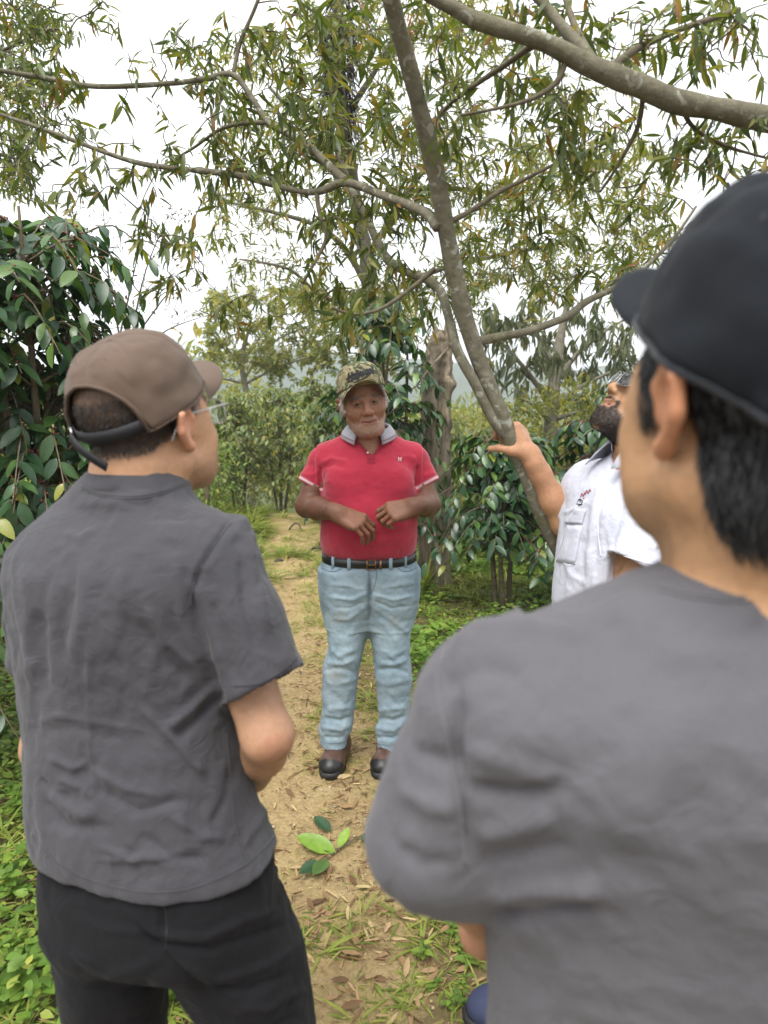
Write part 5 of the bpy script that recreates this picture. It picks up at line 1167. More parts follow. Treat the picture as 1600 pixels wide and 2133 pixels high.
jeans = part('jeans', V, Q, M_jeans, red, cols=c); jt = bvh(V, Q)
M_stitch = simple('denim_stitch', (.14, .20, .27), .8, .2)
seams = [[(671, 1183), (688, 1190), (708, 1186), (722, 1163)], [(868, 1182), (850, 1190), (832, 1186), (816, 1164)], [(766, 1170), (769, 1200), (771, 1235)], [(784, 1170), (784, 1205), (773, 1238)], [(690, 1168), (694, 1186)], [(668, 1545), (695, 1548), (721, 1544)], [(787, 1549), (815, 1552), (840, 1549)]]
for s_ in seams:
    q = drape(jt, s_, 6, .0008)
    if len(q) > 2: part('seam', *tube(q, .0016, 5), M_stitch, jeans)
# belt
M_belt = simple('black_leather', (.012, .012, .013), .38, .3, 60, 300, .0006)
g = []
br = row(1156, 674, 864, YR, .142)
for i in range(49):
    a = 2 * math.pi * i / 48; sx = math.copysign(abs(math.cos(a)) ** .87, math.cos(a)); sy = math.copysign(abs(math.sin(a)) ** .87, math.sin(a))
    g.append([A((br[0] + (br[3] + .004 + d) * sx, br[1] + (br[4] + .004 + d) * sy, br[2] + z - .006 * max(0, -sy))) for d, z in ((0, -.017), (.003, -.016), (.003, .016), (0, .017))])
belt = part('belt', *sheet(g), M_belt, red)
M_brass = simple('worn_brass', (.30, .17, .09), .35, .25, 90, metal=.8)
yb = br[1] - br[4] - .009
def bx(c, sx, sz, y, t=.002): return [(c[0] - sx, y, c[1] - sz), (c[0] + sx, y, c[1] - sz), (c[0] + sx, y, c[1] + sz), (c[0] - sx, y, c[1] + sz)]
def frame_bar(x0, z0, x1, z1, y, r): return tube([(x0, y, z0), (x1, y, z1)], r, 6)
xc = P(776, 1158, yb).x; zc = br[2] - .006
part('buckle', *join([tube([(xc - .022, yb, zc + .019), (xc + .012, yb - .001, zc + .019)], .0022, 6), tube([(xc - .022, yb, zc - .019), (xc + .012, yb - .001, zc - .019)], .0022, 6), tube([(xc - .022, yb, zc - .019), (xc - .022, yb, zc + .019)], .0032, 6), tube([(xc + .012, yb - .001, zc - .019), (xc + .012, yb - .001, zc + .019)], .0022, 6), tube([(xc - .02, yb - .003, zc), (xc + .012, yb - .003, zc)], .002, 6)]), M_brass, belt)
part('belt_keeper', *tube([(xc + .032, yb - .002, zc - .019), (xc + .032, yb - .002, zc + .019)], .004, 6), M_brass, belt)
for x in (727, 814, 693, 845):
    q0 = drape(jt, [(x, 1166)], 1, .002, False)
    xx = P(x, 1158, YR - .14).x; u_ = (xx - br[0]) / (br[3] + .004)
    y0 = br[1] - (br[4] + .009) * (1 - abs(u_) ** 2.3) ** (1 / 2.3)
    g = [[A((xx + dx, y0 + dy, br[2] - .006 + z)) for dx in (-.007, 0, .007)] for dy, z in ((.006, -.026), (-.001, -.021), (-.003, 0), (-.001, .021), (.008, .026))]
    solid(part('belt_loop', *sheet(g), M_jeans, jeans, cols=np.ones((15, 3))), .002)
# ---- boots
M_boot = simple('boot_leather', (.075, .038, .026), .42, .3, 45, 240, .0008, attr=True)
M_sole = simple('rubber_sole', (.012, .011, .011), .6, .3, 60, 200, .001)
M_lace = simple('boot_laces', (.11, .07, .045), .8, .25, 200)
def boot(ank, toe_dir, parent):
    Mf = frame(toe_dir, (0, 0, 1)); F = Field(A(ank) - A((.2, .26, 0)) * [1, 1, 0] - A((0, 0, ank[2])), A(ank) + A((.2, .2, .16)), .0045)
    L = Local(F, (ank[0], ank[1], 0), np.array(Mf))
    L.cap((0, 0, .06), (0, -.01, .105), .047, .048, .02); L.cap((0, -.05, .055), (0, .02, .06), .045, .047, .03)
    L.cap((0, .03, .068), (0, .12, .05), .046, .043, .03); L.ell((0, .145, .042), (.050, .055, .036), .03); L.cap((0, -.05, .03), (0, .14, .03), .046, .050, .02)
    F.F = np.maximum(F.F, (.016 - F.ax[2])[None, None, :])
    V, Q = F.mesh(); q = L.inv(V); c = np.tile(A((.085, .043, .030)), (len(V), 1))
    c = blend(c, sst(q[:, 1] - .5 * (q[:, 2] - .05) + 3.0 * q[:, 0] ** 2, .152, .158), (.010, .010, .011)); c = blend(c, (q[:, 2] > .118) * 1.0, (.03, .02, .016))
    bo = part('boot', V, Q, M_boot, parent, cols=c)
    g = []
    for i in range(33):
        a = 2 * math.pi * i / 32; y = .055 + .152 * math.cos(a); x = (.055 + .010 * math.cos(a)) * math.copysign(abs(math.sin(a)) ** .75, math.sin(a)) * (1 - .18 * math.exp(-((y - .02) / .05) ** 2))
        g.append([L.w((x * s_, .055 + (y - .055) * s_, z)) for s_, z in ((.9, 0), (1.0, .004), (1.03, .015), (1.03, .026), (.97, .031))])
    V2, F2 = sheet(g); V2.append(tuple(L.w((0, .05, 0.0)))); n_ = len(V2) - 1
    F2 += [(i * 5, n_, (i + 1) * 5) for i in range(32)]
    part('sole', V2, F2, M_sole, bo)
    tr = bvh(V, Q); lac = []
    for i in range(4):
        y = .035 + i * .021
        for s in (-1, 1):
            pp = []
            for u in (-1, -.5, 0, .5, 1):
                o_ = Vector(L.w((u * .026 * s, y + .01 * u, .2))); h, nn, _, _ = tr.ray_cast(o_, Vector((0, 0, -1)))
                if h is not None: pp.append(h + nn * .003)
            if len(pp) > 2: lac.append(tube(pp, .0021, 5))
    if lac: part('laces', *join(lac), M_lace, bo)
    tg = []
    for i in range(6):
        rw = []
        for u in (-1, 0, 1):
            o_ = Vector(L.w((u * .018, .02 + i * .016, .2))); h, nn, _, _ = tr.ray_cast(o_, Vector((0, 0, -1))); rw.append((h + nn * .0015) if h is not None else o_)
        tg.append(rw)
    part('tongue', *sheet(tg), M_sole, bo)
    return bo
tR = ground_pt(682, 1627); tL = ground_pt(790, 1626)
boot(A(tR) + A((.035, .205, .0)), (-.16, -1, 0), red); boot(A(tL) + A((.047, .2, .0)), (-.23, -1, 0), red)
# ================================================================ PERSON with the brown cap, seen from behind
M_tee = cloth_mat('charcoal_jersey', (.058, .056, .063), .12, 1500, sheen=.12, heather=.07, bd=.0003, fold=.010)
M_tee2 = cloth_mat('grey_jersey', (.098, .094, .104), .09, 1500, sheen=.12, heather=.06, bd=.0003, fold=.008)
M_trk = cloth_mat('black_trousers', (.0095, .009, .0105), .15, 1300, sheen=.04, bd=.0003, fold=.008)
M_capb = cloth_mat('brown_cap_cotton', (.112, .078, .059), .07, 1100, sheen=.1, bd=.0004)
M_strap = simple('black_webbing', (.010, .010, .014), .6, .25, 300, 900, .0004)
M_metal = simple('dull_metal', (.45, .45, .47), .35, .1, 60, metal=1)
M_clear, t, b, o = nt('clear_plastic'); b.inputs['Base Color'].default_value = (.80, .80, .80, 1); b.inputs['Transmission Weight'].default_value = .75; b.inputs['Roughness'].default_value = .08
n_ = ramp(t, noise(t, 60), [(0, (.72,) * 3), (1, (.85,) * 3)]); t.links.new(n_, b.inputs['Base Color'])
M_lens, t, b, o = nt('lens_glass'); t.links.new(ramp(t, noise(t, 40), [(0, (.96,) * 3), (1, (1,) * 3)]), b.inputs['Base Color']); b.inputs['Transmission Weight'].default_value = 1; b.inputs['Roughness'].default_value = .0; b.inputs['IOR'].default_value = 1.12
M_dhair = hair_mat('dark_brown_hair', (.030, .020, .015), .5, .4); M_bhair = hair_mat('black_hair', (.010, .009, .010), .42, .5)
def sec(px, py, Y, a, b): c = P(px, py, Y); return (c.x, c.y, c.z, a, b)
def stitchline(tree, pts, mat, parent, r=.0009, name='seam', lift=.0004, n=8):
    q = drape(tree, pts, n, lift)
    if len(q) > 2: part(name, *tube(q, r, 5), mat, parent)
def oct_folds(V, N, sc, amp, s, sharp=1.0):
    """soft random drape, ridged"""
    f = fbm(V * A(sc), s, 3); r = 1 - np.abs(f) * 2
    return V + N * (amp * (.6 * f + .4 * r * sharp))[:, None]

YL = 1.13
lft = thing('person', 'person in charcoal T-shirt and brown cap with clear glasses, back turned', 'person', (P(290, 1500, YL - .05).x, YL - .06, 0))
yawT = R(-18)
MHl = rot3(R(29), R(9), R(-3)); HBl = A(P(316, 882, 1.155))
shoulR, shoulL = A(P(430, 1168, YL - .06)), A(P(112, 1172, YL + .07))
hemR, hemL = A(P(550, 1428, YL - .12)), A(P(84, 1388, YL + .10))
elbR, elbL = A(P(557, 1532, YL - .13)), A(P(90, 1560, YL + .10))
wriR, wriL = A(P(524, 1632, YL + .10)), A(P(330, 1640, YL + .26))
tee_rows = [sec(322, 1756, YL - .07, .208, .135), sec(300, 1690, YL - .065, .197, .130), sec(287, 1600, YL - .06, .186, .124), sec(276, 1500, YL - .05, .183, .120), sec(268, 1420, YL - .04, .183, .122), sec(262, 1340, YL - .035, .184, .126), sec(256, 1260, YL - .03, .186, .130), sec(252, 1180, YL - .025, .190, .126),
            sec(254, 1130, YL - .02, .178, .112), sec(260, 1085, YL - .012, .148, .092), sec(268, 1042, YL - .005, .112, .076), sec(276, 1000, YL - .0, .086, .066), sec(280, 980, YL, .070, .058)]
def tee(F, rows, yaw, arms, kc=.008):
    F.loft(rows, yaw=yaw, n=2.3, k=0, kc=kc)
    for sh, hm, r0, r1 in arms:
        ax = hm - sh; ax /= np.linalg.norm(ax)
        F.ell(sh + A((0, 0, -.005)), (r0, r0, r0 * .95), k=.06)
        limb(F, [sh, lerp(sh, hm, .5), hm + ax * .08], [r0, (r0 + r1) * .5, r1], hm, ax, k=.03)
        F.cap(hm, hm + ax * .08, r1 - .006, r1 - .004, .002, sub=True); F.cap(hm - ax * .035, hm, r1 - .012, r1 - .006, .002, sub=True)
z0 = tee_rows[0][2]
F = Field((P(0, 1200, YL + .1).x - .12, YL - .36, z0 - .01), (P(640, 1400, YL).x + .05, YL + .33, P(280, 960, YL).z), .0045)
tee(F, tee_rows, yawT, [(shoulR, hemR, .068, .066), (shoulL, hemL, .062, .060)])
F.cap(A(P(282, 950, YL + .03)), A(P(280, 985, YL + .02)), .066, .058, .004, sub=True)
V, Q = F.mesh(); N = normals(V, Q)
V = folds(V, N, [([(190, 1320), (186, 1450), (188, 1560), (205, 1690)], 5, 2.2), ([(60, 1510), (120, 1490), (188, 1500), (280, 1522)], 6, 2.6), ([(70, 1532), (150, 1514), (260, 1547)], 12, -3),
     ([(395, 1230), (420, 1330), (448, 1440), (470, 1500)], 11, -12), ([(365, 1150), (368, 1200), (385, 1290), (430, 1400)], 12, 8), ([(300, 1260), (350, 1340), (425, 1400)], 9, 6), ([(285, 1290), (340, 1370), (400, 1420)], 9, -5),
     ([(365, 1540), (410, 1500), (455, 1455)], 10, -9), ([(345, 1520), (400, 1475), (448, 1430)], 9, 7), ([(290, 1470), (330, 1510), (365, 1545), (440, 1625)], 9, 6), ([(255, 1180), (250, 1260), (255, 1330)], 14, 5), ([(185, 1170), (175, 1260), (150, 1380)], 16, 5), ([(150, 1190), (140, 1280), (120, 1390)], 15, -4),
     ([(60, 1170), (55, 1300), (62, 1420)], 16, 5), ([(95, 1200), (85, 1330), (92, 1450)], 14, -4), ([(110, 1640), (150, 1690), (175, 1695), (205, 1690)], 14, 8), ([(90, 1660), (140, 1722), (230, 1722)], 14, -6), ([(85, 1620), (110, 1645), (150, 1665)], 8, -6), ([(190, 1790), (280, 1790), (400, 1775)], 8, 5),
     ([(210, 1760), (240, 1772), (285, 1790), (300, 1778)], 7, 6), ([(200, 1640), (290, 1690), (400, 1660)], 12, -5), ([(190, 1600), (260, 1640), (330, 1655)], 8, 5), ([(100, 1575), (160, 1600), (185, 1585)], 7, 5), ([(120, 1620), (170, 1640), (190, 1660)], 6, 5), ([(360, 1700), (420, 1740), (470, 1745)], 10, 5),
     ([(300, 1740), (350, 1780), (430, 1790)], 10, -6), ([(480, 1600), (470, 1660), (440, 1720)], 10, -5), ([(560, 1640), (545, 1700), (500, 1770)], 9, 5), ([(480, 1060), (505, 1110), (530, 1200), (560, 1330)], 12, 7), ([(500, 1170), (510, 1260), (535, 1360)], 10, -6), ([(440, 1250), (470, 1340), (500, 1430)], 10, -6),
     ([(410, 1010), (470, 1050), (510, 1100)], 9, 4), ([(490, 1085), (520, 1110), (528, 1130)], 6, 5), ([(478, 1085), (448, 1130), (418, 1180), (398, 1245)], 6, -5), ([(466, 1090), (438, 1135), (408, 1180), (390, 1240)], 5, 3), ([(150, 1045), (230, 1050), (320, 1035)], 14, 5), ([(130, 1110), (170, 1120), (210, 1100)], 10, 4)])
V = oct_folds(V, N, (11, 11, 7), .0042, 41); N = normals(V, Q)
V = oct_folds(V, N, (26, 26, 18), .0024, 77, 1.6)
teeL = part('t_shirt', V, Q, M_tee, lft); tt = bvh(V, Q)
M_teeseam = cloth_mat('charcoal_seam', (.046, .045, .050), .1)
for dy in (0, 5): stitchline(tt, [(168, 1012 + dy), (215, 1030 + dy), (280, 1034 + dy), (345, 1022 + dy), (395, 1000 + dy)], M_teeseam, teeL, .0011, 'collar_seam')
stitchline(tt, [(482, 1088), (452, 1128), (420, 1178), (400, 1236), (396, 1262)], M_teeseam, teeL, .0016)
for dy in (0, 8): stitchline(tt, [(486, 1440 + dy * 0 - 10), (540, 1425), (590, 1398), (618, 1372)], M_teeseam, teeL, .0008, 'hem_stitch')
stitchline(tt, [(66, 1735), (110, 1788), (190, 1833), (300, 1858), (400, 1850), (500, 1808), (560, 1755), (586, 1705)], M_teeseam, teeL, .0009, 'hem_stitch')
stitchline(tt, [(472, 1530), (482, 1640), (490, 1720), (512, 1790)], M_teeseam, teeL, .0012, 'side_seam')
# neckband
g = []
for i in range(41):
    a = 2 * math.pi * i / 40; ca, sa = math.cos(a), math.sin(a); c0 = A(P(281, 990, YL + .006))
    u = A((math.cos(yawT), math.sin(yawT), 0)); v = A((-math.sin(yawT), math.cos(yawT), 0))
    rr = [(.066, .058, .010), (.069, .061, .013), (.078, .068, .004), (.090, .077, -.012), (.089, .076, -.016)]
    g.append([c0 + u * r_[0] * ca + v * (r_[1] * sa) + A((0, 0, r_[2] - .020 * (sa > 0) * sa)) for r_ in rr])
part('neckband', *sheet(g), M_tee, teeL)
# ---- body
F = Field((P(0, 1200, YL + .1).x - .10, YL - .34, z0 + .02), (P(640, 1400, YL).x + .03, YL + .42, P(300, 690, 1.155).z + .01), .0036)
HLl = Local(F, HBl, MHl, 1.04); sculpt_head(HLl, neckr=.055, neck=False, jaw=1.0, muz=.009)
F.cap(HLl.w((0, -.03, -.05)), A(P(282, 1000, YL + .01)), .056, .062, .03); F.cap(A(P(282, 985, YL + .01)), A(P(285, 1050, YL + .02)), .056, .06, .04)
F.loft(shrink(tee_rows, .02), yaw=yawT, n=2.3, k=.03)
for sh, el, wr in ((shoulR, elbR, wriR), (shoulL, elbL, wriL)):
    F.chain([sh, lerp(sh, el, .5), el], [.046, .043, .037], .02); F.chain([el, lerp(el, wr, .3), wr], [.036, .037, .026], .02)
sculpt_hand(F, wriR, (.16, .75, -.62), (.75, -.1, .35), 1, [(45, 50, 30)] * 4, 1.0, .05)
sculpt_hand(F, wriL, (.88, .2, -.30), (-.2, .8, .4), -1, [(30, 45, 25)] * 4, 1.0, .05)
V, Q = F.mesh(); N = normals(V, Q); H = HLl.inv(V)
c = np.tile(A((.50, .285, .165)), (len(V), 1)); ish = (H[:, 2] > -.14) & (np.abs(H[:, 0]) < .13) & (np.abs(H[:, 1]) < .15)
lowarm = V[:, 2] < hemR[2] + .06; c = blend(c, lowarm * .8, (.42, .245, .152)); c = blend(c, (np.linalg.norm(V - (elbR + A((.02, -.035, -.01))), axis=1) < .03) * .3, (.38, .16, .10))
c = blend(c, (np.linalg.norm(V - wriR, axis=1) < .2) * (V[:, 1] > wriR[1] + .02) * .5, (.62, .32, .24))
ear = ish & (np.abs(H[:, 0]) > .074) & (H[:, 1] < .012) & (H[:, 1] > -.05) & (H[:, 2] > -.05) & (H[:, 2] < .035)
c = blend(c, ear * .5, (.62, .26, .17))
hairline = -.036 + .02 * sst(H[:, 1], -.07, -.012) + .03 * sst(H[:, 1], -.012, .03)
hw = ish * sst(H[:, 2], hairline - .012, hairline + .016) * (H[:, 1] < .052) * (1 - ear)
hw = hw * (H[:, 1] < .03 + .3 * (H[:, 2] - .0))
c = blend(c, hw * (.86 + .14 * vnoise(V * 300, 2)), (.045, .030, .022))
bs = ish * sst(-H[:, 2], .045, .08) * (H[:, 1] > .0) * (H[:, 2] > -.13); c = blend(c, bs * .38 * (.8 + .3 * vnoise(V * 300, 6)), (.10, .07, .055))
brow = ish * np.exp(-((np.abs(H[:, 0]) - .034) / .017) ** 2) * np.exp(-((H[:, 2] - .024) / .005) ** 2) * (H[:, 1] > .06); c = blend(c, brow, (.04, .03, .02))
bodyL = part('body', V, Q, SKIN, lft, cols=c)
down = np.array(MHl) @ A((0, -.25, -1.0))
r_, n_ = scatter(V, N, (hw > .55) & (H[:, 1] < .02) & (H[:, 2] < .05), 9000, 3); hv, hf = strands(r_, n_, np.tile(down, (len(r_), 1)) + n_ * .4, .007, .00035, .35, .5); part('hair', hv, hf, M_dhair, bodyL)
eyes(HLl, bodyL)
# ---- cap
ptl, dome, Mtl, ogl = cap_geo(HLl, R(19), .094, .109, .110, (0, -.012, .026), .5, 6, .0028, p=.70, twist=R(7))
capL = part('cap', *dome, M_capb, lft); solid(capL, .002)
part('brim', *cap_brim(HLl, Mtl, ogl, .094, .109, .062, R(58), .022, .006, .078), M_capb, capL)
part('button', *ring(ptl(0, 1.0), HLl.M[:, 2], .003, .004, 10), M_capb, capL)
for ph in (30, -30, 150, -150, 90, -90):
    e_ = part('eyelet', *ring(ptl(R(ph), .55, .0012), surf_normal(ptl, R(ph), .55), .0030, .0010, 12, 5), M_capb, capL)
M_seamb = cloth_mat('brown_cap_seam', (.110, .080, .062), .06)
for ph in (0, 60, 120, 180, 240, 300):
    for d in (-.035, .035): part('seam', *tube([ptl(R(ph) + d / max(.25, math.cos(tq * 1.5)), tq, .0004) for tq in np.linspace(.02, .93, 16)], .0005, 4), M_seamb, capL)
part('arch_binding', *tube([ptl(math.pi + u * R(46), .0, .0012) for u in np.linspace(-1, 1, 25)], .0032, 6), M_capb, capL)
part('rim_binding', *tube([ptl(u, .0, .0006) for u in np.linspace(-R(134), R(134), 41)], .0022, 6), M_capb, capL)
g = []
for u in np.linspace(-1, 1, 17):
    ph = math.pi + u * R(50); Mt3 = Mtl
    q = [A(ogl) + Mt3 @ A((.091 * math.sin(ph), .109 * math.cos(ph), z)) for z in (.002, .010, .020)]
    g.append([HLl.w(x) for x in q])
stp = solid(part('strap', *sheet(g), M_strap, capL), .0018, 0)
bk = HLl.w(A(ogl) + Mtl @ A((-.062, -.088, .011))); nb = np.array(MHl) @ A((-.6, -.8, 0))
part('buckle', *join([ring(bk, nb, .011, .0016, 4, 5)]), M_metal, stp)
tl = [HLl.w(A(ogl) + Mtl @ A(p)) for p in ((-.060, -.095, .010), (-.040, -.108, -.004), (-.018, -.112, -.022), (-.004, -.111, -.036))]
g = [[A(p) + HLl.M @ A((dx, 0, dz)) for dx, dz in ((-.004, -.006), (0, 0), (.004, .006))] for p in spline(tl, 4)]
solid(part('strap_tail', *sheet(g), M_strap, stp), .0018, 0)
# ---- glasses
def glasses(L, parent, mrim, mlens, lw=.027, lh=.020, tr=.0013, tilt=0.0, z0=-.002):
    gl = []
    root = None
    for s in (-1, 1):
        pts = []
        for k in range(25):
            a = 2 * math.pi * k / 24; ca, sa = math.cos(a), math.sin(a)
            x = s * .034 + lw * math.copysign(abs(ca) ** .62, ca); z = z0 + lh * math.copysign(abs(sa) ** .62, sa)
            pts.append(L.w((x, .112 - .35 * max(0, abs(x) - .03) , z)))
        if root is None: root = part('glasses', *tube(pts, tr, 6, False), mrim, parent)
        else: part('rim', *tube(pts, tr, 6, False), mrim, root)
        ctr = np.mean([A(p) for p in pts[:-1]], 0); part('lens', [tuple(p) for p in pts[:-1]] + [tuple(ctr)], [(i, (i + 1) % 24, 24) for i in range(24)], mlens, root)
        part('temple', *tube([L.w(p) for p in ((s * .060, .103, z0 + .012), (s * .072, .098, z0 + .013), (s * .080, .05, z0 + .014), (s * .083, -.01, z0 + .013), (s * .085, -.03, z0 + .002), (s * .083, -.045, z0 - .018))], tr * 1.3, 6), mrim, root)
    part('bridge', *tube([L.w(p) for p in ((-.009, .114, z0 + .006), (0, .117, z0 + .009), (.009, .114, z0 + .006))], tr, 6), mrim, root)
    return root
glasses(HLl, lft, M_clear, M_lens)
# ---- trousers
hips = [sec(330, 1945, YL - .07, .150, .085), sec(325, 1910, YL - .07, .182, .128), sec(330, 1860, YL - .07, .196, .140), sec(330, 1790, YL - .07, .196, .132), sec(320, 1700, YL - .065, .182, .118)]
legsL = [[sec(255, 2640, YL - .05, .070, .080), sec(250, 2400, YL - .05, .078, .085), sec(246, 2200, YL - .06, .078, .088), sec(246, 2080, YL - .065, .083, .095), sec(244, 1980, YL - .07, .086, .110), sec(240, 1880, YL - .07, .095, .115)],
         [sec(575, 2640, YL - .06, .072, .082), sec(570, 2400, YL - .07, .080, .088), sec(558, 2230, YL - .085, .084, .092), sec(534, 2090, YL - .085, .090, .102), sec(494, 1985, YL - .08, .106, .116), sec(440, 1880, YL - .075, .115, .120)]]
F = Field((P(100, 1900, YL).x - .1, YL - .30, .0), (P(660, 2100, YL).x + .12, YL + .18, P(300, 1690, YL).z), .0055)
F.loft(hips, yaw=yawT, k=0, kc=.02)
for lg in legsL: F.loft(lg, yaw=yawT * .5, n=2.1, k=.03)
V, Q = F.mesh(); N = normals(V, Q)
V = folds(V, N, [([(250, 1880), (320, 1945), (420, 1955), (600, 1880)], 8, 6), ([(270, 1905), (330, 1965), (440, 1975), (610, 1920)], 9, -7), ([(300, 1940), (340, 1985), (400, 2040), (450, 2080)], 9, -8), ([(350, 1990), (450, 2040), (560, 2010), (630, 1960)], 9, 6),
     ([(420, 2050), (520, 2060), (620, 2020)], 9, -6), ([(470, 2100), (560, 2100), (640, 2060)], 9, 6), ([(150, 1900), (220, 1935), (330, 1940)], 8, 4), ([(150, 1980), (230, 2030), (330, 2000)], 10, 5), ([(170, 2060), (260, 2070), (325, 2040)], 10, -5), ([(340, 1870), (342, 1960)], 6, -6), ([(490, 2130), (560, 2150), (640, 2110)], 9, -6)])
V = oct_folds(V, N, (12, 12, 9), .006, 55); V = oct_folds(V, N, (30, 30, 22), .0018, 56)
trL = part('trousers', V, Q, M_trk, lft); tb = bvh(V, Q)
stitchline(tb, [(598, 1760), (575, 1800), (590, 1830), (612, 1800)], M_strap, trL, .0018, 'pocket_edge'); stitchline(tb, [(342, 1880), (348, 1930), (344, 1985)], M_strap, trL, .001)
for lg, dx in zip(legsL, (-.03, .05)): boot(A((lg[0][0], lg[0][1] - .0, 0)), (.25 + dx, 1, 0), lft)
# ================================================================ PERSON with the black cap, close by
YQ = .56
rgt = thing('person', 'person in grey T-shirt and black cap, arms folded, back turned', 'person', (P(1560, 1300, YQ).x, YQ, 0))
MHr = rot3(R(-15.5), R(4), R(2)); HBr = A(P(1577, 832, .555))
row5 = [row(2400, 1020, 2110, YQ + .02, .135), row(2250, 1020, 2110, YQ + .02, .133), row(2133, 1022, 2110, YQ + .02, .130), row(2000, 1020, 2112, YQ + .015, .126), row(1900, 1010, 2115, YQ + .01, .123), row(1800, 985, 2135, YQ + .005, .123), row(1650, 960, 2150, YQ, .126), row(1500, 950, 2155, YQ - .005, .126), row(1400, 985, 2120, YQ - .005, .114),
        row(1330, 1080, 2030, YQ, .096), row(1270, 1190, 1920, YQ + .005, .080), row(1222, 1310, 1810, YQ + .01, .068), row(1190, 1390, 1745, YQ + .01, .060), row(1172, 1405, 1735, YQ + .01, .056)]
shr = [A(P(1040, 1450, YQ - .005)), A(P(2090, 1450, YQ + .0))]
elr = [A(P(908, 1742, YQ - .01)), A(P(2210, 1742, YQ - .01))]
hmr = [lerp(shr[0], elr[0], .93), lerp(shr[1], elr[1], .93)]
wrr = [A(P(1035, 1925, YQ + .15)), A(P(2000, 1900, YQ + .20))]
F = Field((P(760, 1700, YQ - .05).x - .05, YQ - .22, row5[0][2] - .01), (P(2300, 1700, YQ).x + .10, YQ + .24, P(1560, 1170, YQ).z + .02), .0045)
F.loft(row5, n=2.3, k=0, kc=.008)
for sh, hm in zip(shr, hmr):
    ax = hm - sh; ax /= np.linalg.norm(ax); F.ell(sh + A((0, 0, -.004)), (.056, .062, .054), k=.05)
    el = elr[0] if sh is shr[0] else elr[1]; wr = wrr[0] if sh is shr[0] else wrr[1]; fa = unit(wr - el)
    limb(F, [sh, lerp(sh, el, .55), el, el + fa * .12], [.057, .056, .051, .048], el + fa * .050, fa, k=.025)
    F.cap(el + fa * .035, el + fa * .13, .044, .046, .002, sub=True)
F.cap(A(P(1570, 1100, YQ + .035)), A(P(1570, 1175, YQ + .028)), .062, .052, .004, sub=True)
V, Q = F.mesh(); N = normals(V, Q)
V = folds(V, N, [([(930, 1360), (1000, 1310), (1120, 1300), (1230, 1320)], 18, 6), ([(910, 1440), (1000, 1390), (1100, 1400)], 20, -4), ([(955, 1420), (945, 1550), (965, 1700), (975, 1800)], 14, -9), ([(980, 1560), (1060, 1590), (1160, 1640)], 22, 5), ([(985, 1640), (1080, 1660), (1180, 1640)], 20, -6),
     ([(990, 1740), (1060, 1720), (1160, 1700)], 20, 7), ([(990, 1800), (1100, 1770), (1200, 1760)], 22, -5), ([(1000, 1860), (1120, 1850), (1260, 1850)], 20, 8), ([(1010, 1900), (1130, 1905), (1250, 1890)], 18, -7), ([(860, 1560), (930, 1590), (960, 1600)], 18, -5), ([(830, 1640), (900, 1680), (960, 1680)], 20, 5),
     ([(1300, 1300), (1420, 1360), (1560, 1350)], 30, 4), ([(1500, 1330), (1600, 1310)], 24, -4), ([(1045, 1280), (1065, 1275), (1085, 1282)], 10, 8), ([(1100, 1290), (1200, 1300), (1300, 1290)], 14, -5), ([(830, 1760), (880, 1800), (940, 1790)], 20, -4)])
V = oct_folds(V, N, (10, 10, 9), .004, 91); N = normals(V, Q); V = oct_folds(V, N, (24, 24, 20), .0022, 92, 1.6)
teeR = part('t_shirt', V, Q, M_tee2, rgt); tr_ = bvh(V, Q)
M_tee2s = cloth_mat('grey_seam', (.11, .107, .113), .1)
for dy in (0, 9): stitchline(tr_, [(1375, 1222 + dy), (1450, 1238 + dy), (1540, 1244 + dy), (1640, 1242 + dy)], M_tee2s, teeR, .0011, 'collar_seam')
stitchline(tr_, [(930, 1350), (912, 1430), (935, 1560), (955, 1680), (968, 1800)], M_tee2s, teeR, .0014)
g = []
for i in range(41):
    a = 2 * math.pi * i / 40; ca, sa = math.cos(a), math.sin(a); c0 = A(P(1570, 1186, YQ + .014))
    g.append([c0 + A((r_[0] * ca, r_[1] * sa, r_[2] - .022 * max(0, sa))) for r_ in [(.060, .053, .006), (.062, .055, .009), (.070, .062, .002), (.081, .070, -.013), (.080, .069, -.016)]])
part('neckband', *sheet(g), M_tee2, teeR)
# ---- body
F = Field((P(760, 1700, YQ).x - .06, YQ - .22, row5[0][2] + .01), (P(2300, 1700, YQ).x + .10, YQ + .32, P(1600, 370, .555).z + .03), .0042)
HLr = Local(F, HBr, MHr, 1.06); sculpt_head(HLr, neck=False, muz=.012)
F.cap(HLr.w((0, -.03, -.05)), A(P(1570, 1190, YQ + .012)), .057, .061, .03); F.cap(A(P(1570, 1190, YQ + .015)), A(P(1570, 1280, YQ + .005)), .056, .06, .04)
F.loft(shrink(row5, .02), n=2.3, k=.03)
for sh, el, wr in zip(shr, elr, wrr):
    F.chain([sh, el], [.045, .036], .02); F.chain([el, lerp(el, wr, .35), wr], [.035, .037, .026], .02)
sculpt_hand(F, wrr[0], (.80, .45, .10), (-.1, .5, .8), -1, [(30, 45, 25)] * 4, 1.0, .05)
sculpt_hand(F, wrr[1], (-.92, .3, .15), (.1, .5, .8), 1, [(30, 45, 25)] * 4, 1.0, .05)
V, Q = F.mesh(); N = normals(V, Q); H = HLr.inv(V)
c = np.tile(A((.50, .29, .155)), (len(V), 1)); ish = (H[:, 2] > -.15) & (np.abs(H[:, 0]) < .13) & (np.abs(H[:, 1]) < .16)
c = blend(c, (V[:, 2] < hmr[0][2] + .05) * .6, (.50, .25, .17))
ear = ish & (np.abs(H[:, 0]) > .074) & (H[:, 1] < .012) & (H[:, 1] > -.05) & (H[:, 2] > -.055) & (H[:, 2] < .035); c = blend(c, ear * .6, (.60, .25, .14))
